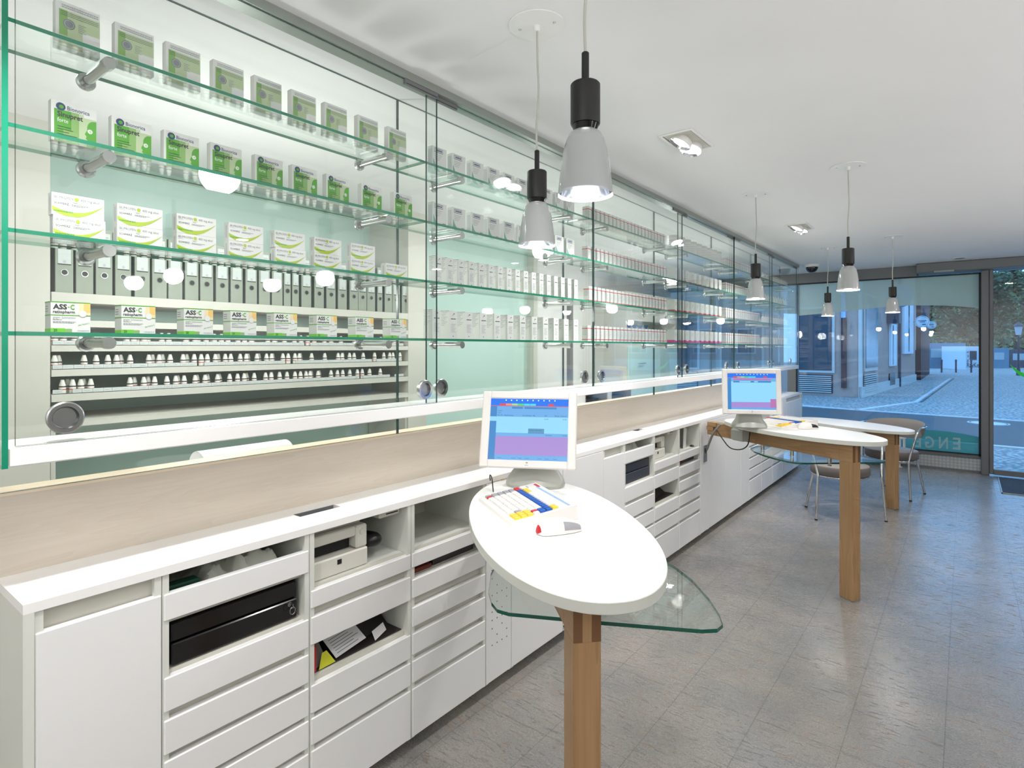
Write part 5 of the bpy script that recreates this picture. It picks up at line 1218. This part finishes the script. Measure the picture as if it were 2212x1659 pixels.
# left buildings
XFac = -2.66; YF = 21.8
b = thing('corner_building', 'grey plaster shop building with louvred vents across the street', 'building', (XFac, YF, ZO), -math.radians(3.6))
m = MB(); m.box(-16, 0, 0, 12.2, 0, 9, 'facade_grey'); m.box(-.05, .05, -.06, 12.2, 0, .35, 'facade_light'); m.box(-.06, .03, -.06, .10, 0, 9, 'facade_light'); obj('wall', m, b)
k = 1/65.0
for i, (x0, x1) in enumerate(((-2.15, -.75), (-4.6, -3.0), (-7.2, -5.4))):
    m = MB(); m.box(x0, x1, -.06, -.01, .78, 3.0, 'facade_light'); f = obj('shop_window', m, b)
    m = MB(); m.box(x0+.08, x1-.08, -.075, -.06, .86, 2.92, 'shop_dark'); obj('pane', m, f)
    m = MB()
    for q in range(9): m.box(x0+.1, x1-.1, -.07, -.02, .12+q*.066, .12+q*.066+.03, 'facade_light')
    m.box(x0+.06, x1-.06, -.02, -.005, .1, .72, 'shop_dark'); obj('louvre_vent', m, b)
m = MB(); m.box(-.55, -.40, -.10, -.02, .3, 2.6, 'facade_brown'); obj('sign_column', m, b)
m = MB(); m.box(-.55, -.42, -.10, -.02, 2.6, 3.4, 'light_blue'); obj('sign_panel', m, b)
for i, (y0, y1, z0, z1, sill) in enumerate(((.35, 2.5, .95, 3.4, True),)):
    m = MB(); m.box(0.01, .06, y0, y1, z0-.12, z1, 'facade_light'); f = obj('shop_window', m, b)
    m = MB(); m.box(.06, .075, y0+.06, y1-.06, z0, z1-.06, 'shop_dark'); obj('pane', m, f)
    m = MB()
    for q in range(9): m.box(.02, .07, y0, y1, .15+q*.07, .18+q*.07, 'facade_light')
    m.box(.01, .02, y0, y1, .12, .78, 'shop_dark'); obj('louvre_vent', m, b)
m = MB(); m.box(.01, .08, 5.0, 6.4, .9, 2.55, 'sign_white'); f = obj('window_shutter', m, b); m = MB(); m.box(.08, .09, 5.45, 5.6, .95, 2.5, 'shop_dark'); obj('shutter_gap', m, f)
m = MB(); m.box(.01, .05, 5.0, 6.2, .15, .62, 'shop_dark'); obj('basement_vent', m, b)
m = MB(); m.box(.01, .4, 4.6, 5.2, 2.55, 3.15, 'street_metal'); obj('awning_box', m, b)
m = MB(); m.lathe([(.0, -.03), (.30, .0), (.42, .06)], 'dish_blue', 24, 'y', (.45, 4.4, 3.55), cap=False); m.tube([(0, 4.6, 3.2), (.4, 4.5, 3.4)], .03, 'street_metal', 6); m.tube([(-.1, 4.3, 3.1), (.45, 4.3, 3.5)], .02, 'street_metal', 6); obj('satellite_dish', m, b, 60)
m = MB(); m.box(.01, .10, 8.2, 10.8, 1.35, 3.9, 'sign_white'); f = obj('window_shutter', m, b); m = MB(); m.box(.10, .11, 9.3, 9.6, 1.45, 3.8, 'shop_dark'); obj('shutter_gap', m, f)
m = MB(); m.box(.02, .10, 7.2, 7.32, 0, 6, 'street_metal'); obj('drain_pipe', m, b)
b2 = thing('brown_kiosk_building', 'dark brown timber clad house beyond the grey shop building', 'building', (-2.7, 35.6, ZO))
m = MB(); m.box(-8, .95, 0, 9, 0, 4.9, 'facade_brown'); m.box(-8, 1.0, -.05, 9.05, 4.9, 5.1, 'street_metal'); obj('wall', m, b2)
m = MB(); m.box(.2, .55, -.06, -.01, .6, 3.2, 'shop_dark'); m.box(.62, .75, -.06, -.01, 1.5, 4.2, 'facade_light'); obj('narrow_window', m, b2)
def round_sign(label, px, py, D, r, arm):
    L_ = (px-CX)/FPX*D; x, y = L_*CA-D*SA, L_*SA+D*CA; z = H-(py-CY)*D/FPX
    t = thing('round_sign', label, 'sign', (x, y, z), ANG*0, 'round signs on the brown house')
    m = MB(); m.lathe([(r, -.04), (r, .04)], 'sign_white', 32, 'y'); obj('panel', m, t, 40)
    m = MB()
    m.lathe([(r*.90, -.0405), (r*.90, -.0415), (r*.86, -.0415), (r*.86, -.0405)], 'street_metal', 32, 'y', cap=False)
    for q, (a, bq) in enumerate(((-.55, .60), (-.35, .4))): m.box(r*a, r*bq, -.043, -.041, r*(.12-.2*q), r*(.22-.2*q), 'street_metal')
    m.box(r*.0, r*.5, -.043, -.041, -r*.52, -r*.38, 'street_metal'); obj('lettering', m, t)
    m = MB(); m.tube([(-r-arm, 0, 0), (-r, 0, 0)], .02, 'street_metal', 6); obj('bracket', m, t)
round_sign('white round sign with dark lettering, nearer of the two', 1992, 695, 27.0, .28, .08)
round_sign('white round sign partly hidden behind the nearer one', 2012, 702, 29.0, .20, .19)
def atd(px, py, D): L_ = (px-CX)/FPX*D; return (L_*CA-D*SA, L_*SA+D*CA, H-(py-CY)*D/FPX)
# sheds
def shed(label, px0, px1, ytop, D, mt, mt2, extra=None):
    a = atd(px0, 751, D); bq = atd(px1, 751, D); top = H-(ytop-CY)*D/FPX; w_ = math.hypot(bq[0]-a[0], bq[1]-a[1]); ang = math.atan2(bq[1]-a[1], bq[0]-a[0])
    t = thing('site_cabin', label, 'cabin', (a[0], a[1], ZO), ang)
    m = MB(); m.box(0, w_, 0, 2.4, 0, top-ZO, mt); obj('body', m, t)
    n = max(1, int(w_/1.1)); m = MB()
    for i in range(n):
        if mt2: m.box(.2+i*w_/n, w_/n*.7+i*w_/n, -.03, 0, (top-ZO)*.42, (top-ZO)*.78, mt2)
    if mt2: obj('panel', m, t)
    if extra: extra(t, w_, top-ZO)
    return t
shed('long blue site cabin at the far edge of the square', 2005, 2086, 741, 46, 'shed_blue', 'shed_light')
def graf(t, w_, h):
    m = MB(); m.box(w_*.28, w_*.72, -.04, 0, h*.42, h*.80, 'shop_dark'); obj('window', m, t)
    m = MB(); m.text('RayKe', (w_*.08, -.012, h*.10), (1, 0, 0), (0, 0, 1), h*.30, 'street_metal', .01, w_*.80); m.text('K o S', (w_*.2, -.012, h*.34), (0, 0, 1), (-1, 0, 0), h*.12, 'street_metal', .01, h*.45); obj('graffiti', m, t)
shed('small white transformer kiosk with graffiti on its wall', 2086, 2118, 748, 43, 'sign_white', None, graf)
shed('blue and white site cabin right of the kiosk', 2142, 2180, 752, 46, 'shed_blue', 'shed_light'); shed('dark cabin behind the leaf logo', 2182, 2230, 755, 47, 'street_metal', 'shed_light')
# bollards
for i, (px, D) in enumerate(((2034, 38), (2065, 38), (2098, 38))):
    a = atd(px, 751, D); m = MB(); m.lathe([(.05, ZO), (.05, ZO+.75), (.07, ZO+.80), (.0, ZO+.88)], 'street_metal', 12, 'z', (a[0], a[1], 0))
    tag(obj('bollard', m, None, 40), 'thin dark bollard on the square, %s' % ['leftmost of three', 'middle of three', 'in front of the graffiti kiosk'][i], 'bollard', 'bollards on the square')
a = atd(2200, 751, 34); t = thing('street_lamp', 'old style street lamp on the square seen through the door', 'street lamp', (a[0], a[1], ZO))
m = MB(); m.lathe([(.12, 0), (.08, .4), (.05, .8), (.04, 2.35)], 'street_metal', 14); obj('pole', m, t, 40)
m = MB(); m.lathe([(.12, 2.36), (.19, 2.85)], 'sign_white', 12); obj('lantern', m, t, 30)
m = MB(); m.lathe([(.24, 2.851), (.24, 2.90), (.12, 3.02), (.05, 3.08), (0, 3.14)], 'street_metal', 14); obj('lamp_cap', m, t, 30)
# trees
def hedge(label, px0, px1, D, h, seed, n):
    r = random.Random(seed); a = atd(px0, 751, D); e = atd(px1, 751, D); t = thing('hedge', label, 'hedge', (a[0], a[1], ZO)); dx, dy = e[0]-a[0], e[1]-a[1]
    m = MB()
    for q in range(9): m.tube([(dx*(q+.5)/9, dy*(q+.5)/9, 0), (dx*(q+.5)/9, dy*(q+.5)/9+.2, h*.7)], .07, 'bark', 5)
    obj('stem', m, t); m = MB()
    for i in range(n):
        f = r.random(); w_ = r.uniform(-.6, .6); z = .1+h*r.random()*(.85+.15*math.sin(f*19)); p = Vector((dx*f-dy*.1*w_, dy*f+dx*.1*w_, z)); s_ = r.uniform(.2, .42)
        u_ = Vector((r.gauss(0, 1), r.gauss(0, 1), r.gauss(0, .6))).normalized(); v_ = u_.cross(Vector((r.gauss(0, 1), r.gauss(0, 1), r.gauss(0, 1)))).normalized()
        m.add([tuple(p-u_*s_), tuple(p+v_*s_*.5), tuple(p+u_*s_), tuple(p-v_*s_*.5)], [(0, 1, 2, 3)], 'foliage_a' if r.random() < .75 else 'foliage_b')
    obj('foliage', m, t); return t
def tree(label, px, D, zc, rx, rz, seed, n):
    r = random.Random(seed); a = atd(px, 751, D); t = thing('tree', label, 'tree', (a[0], a[1], ZO), 0, 'trees beyond the square')
    m = MB(); m.tube([(0, 0, 0), (.1, 0, zc*.5), (-.2, .1, zc)], [.28, .22, .12], 'bark', 8)
    for q in range(5): an = q*1.3; m.tube([(0, 0, zc*.35), (math.cos(an)*rx*.5, math.sin(an)*rx*.5, zc*.8), (math.cos(an)*rx*.8, math.sin(an)*rx*.8, zc)], [.1, .06, .03], 'bark', 5)
    obj('trunk', m, t, 60)
    m = MB()
    for i in range(n):
        while True:
            x, y, z = r.uniform(-1, 1), r.uniform(-1, 1), r.uniform(-1, 1)
            q = x*x+y*y+z*z
            if .25 < q < 1: break
        inner = i % 10 < 4
        d = (.72+.28*math.sin(x*5+seed)*math.cos(z*6))*(.78 if inner else 1.0); p = Vector((x*rx*d, y*rx*.7*d, zc+z*rz*d)); s_ = r.uniform(.45, .75) if inner else r.uniform(.12, .26)
        u_ = Vector((r.gauss(0, 1), r.gauss(0, 1), r.gauss(0, .5))).normalized(); v_ = u_.cross(Vector((r.gauss(0, 1), r.gauss(0, 1), r.gauss(0, 1)))).normalized()
        m.add([tuple(p-u_*s_), tuple(p+v_*s_*.5), tuple(p+u_*s_), tuple(p-v_*s_*.5)], [(0, 1, 2, 3)], 'foliage_a' if inner or r.random() < .5 else 'foliage_b')
    o = obj('foliage', m, t); return t
tree('dense tree at the left edge of the view onto the square', 2030, 62, 6.2, 4.5, 5.6, 1, 9000)
tree('dense tree above the graffiti kiosk', 2100, 54, 5.4, 4.3, 5.0, 2, 9500)
tree('dense tree behind the street lamp', 2195, 61, 6.2, 4.5, 5.6, 3, 9000)
tree('tree behind the brown timber house', 1870, 78, 8.0, 5.0, 6.2, 4, 2600)
tree('tree at the right edge beyond the shop door', 2285, 53, 5.4, 4.0, 5.0, 5, 4500)
hedge('tall dark hedge between the tree trunks behind the site cabins', 1990, 2330, 70, 3.6, 9, 5200)
b3 = thing('apartment_row', 'long row of plastered houses to the right of the square', 'building', (6.5, 40, ZO), -math.radians(8))
m = MB(); m.box(0, 30, 0, 8, 0, 9.5, 'facade_grey'); m.box(-.1, 30.1, -.08, 0, 0, .8, 'facade_light'); obj('wall', m, b3)
for i in range(12):
    for k in range(3):
        m = MB(); x = 1.0+i*2.4; z = 1.2+k*2.8; m.box(x, x+1.2, -.05, 0, z, z+1.7, 'facade_light'); w0 = obj('window', m, b3)
        m = MB(); m.box(x+.1, x+1.1, -.07, -.05, z+.1, z+1.6, 'shop_dark'); obj('pane', m, w0)
m = MB(); m.box(-.3, 30.3, -.4, 8.4, 9.5, 12.5, 'facade_brown'); obj('roof', m, b3)
def tree_at(label, x, y, zc, rx, rz, seed, n):
    t = tree(label, 2000, 50, zc, rx, rz, seed, n); t.location = (x, y, ZO)
tree_at('tree in front of the plastered houses, nearer one', 9.5, 30, 4.6, 3.2, 3.4, 11, 2600)
tree_at('tree in front of the plastered houses, farther one', 17.5, 29, 4.6, 3.4, 3.4, 12, 2600)
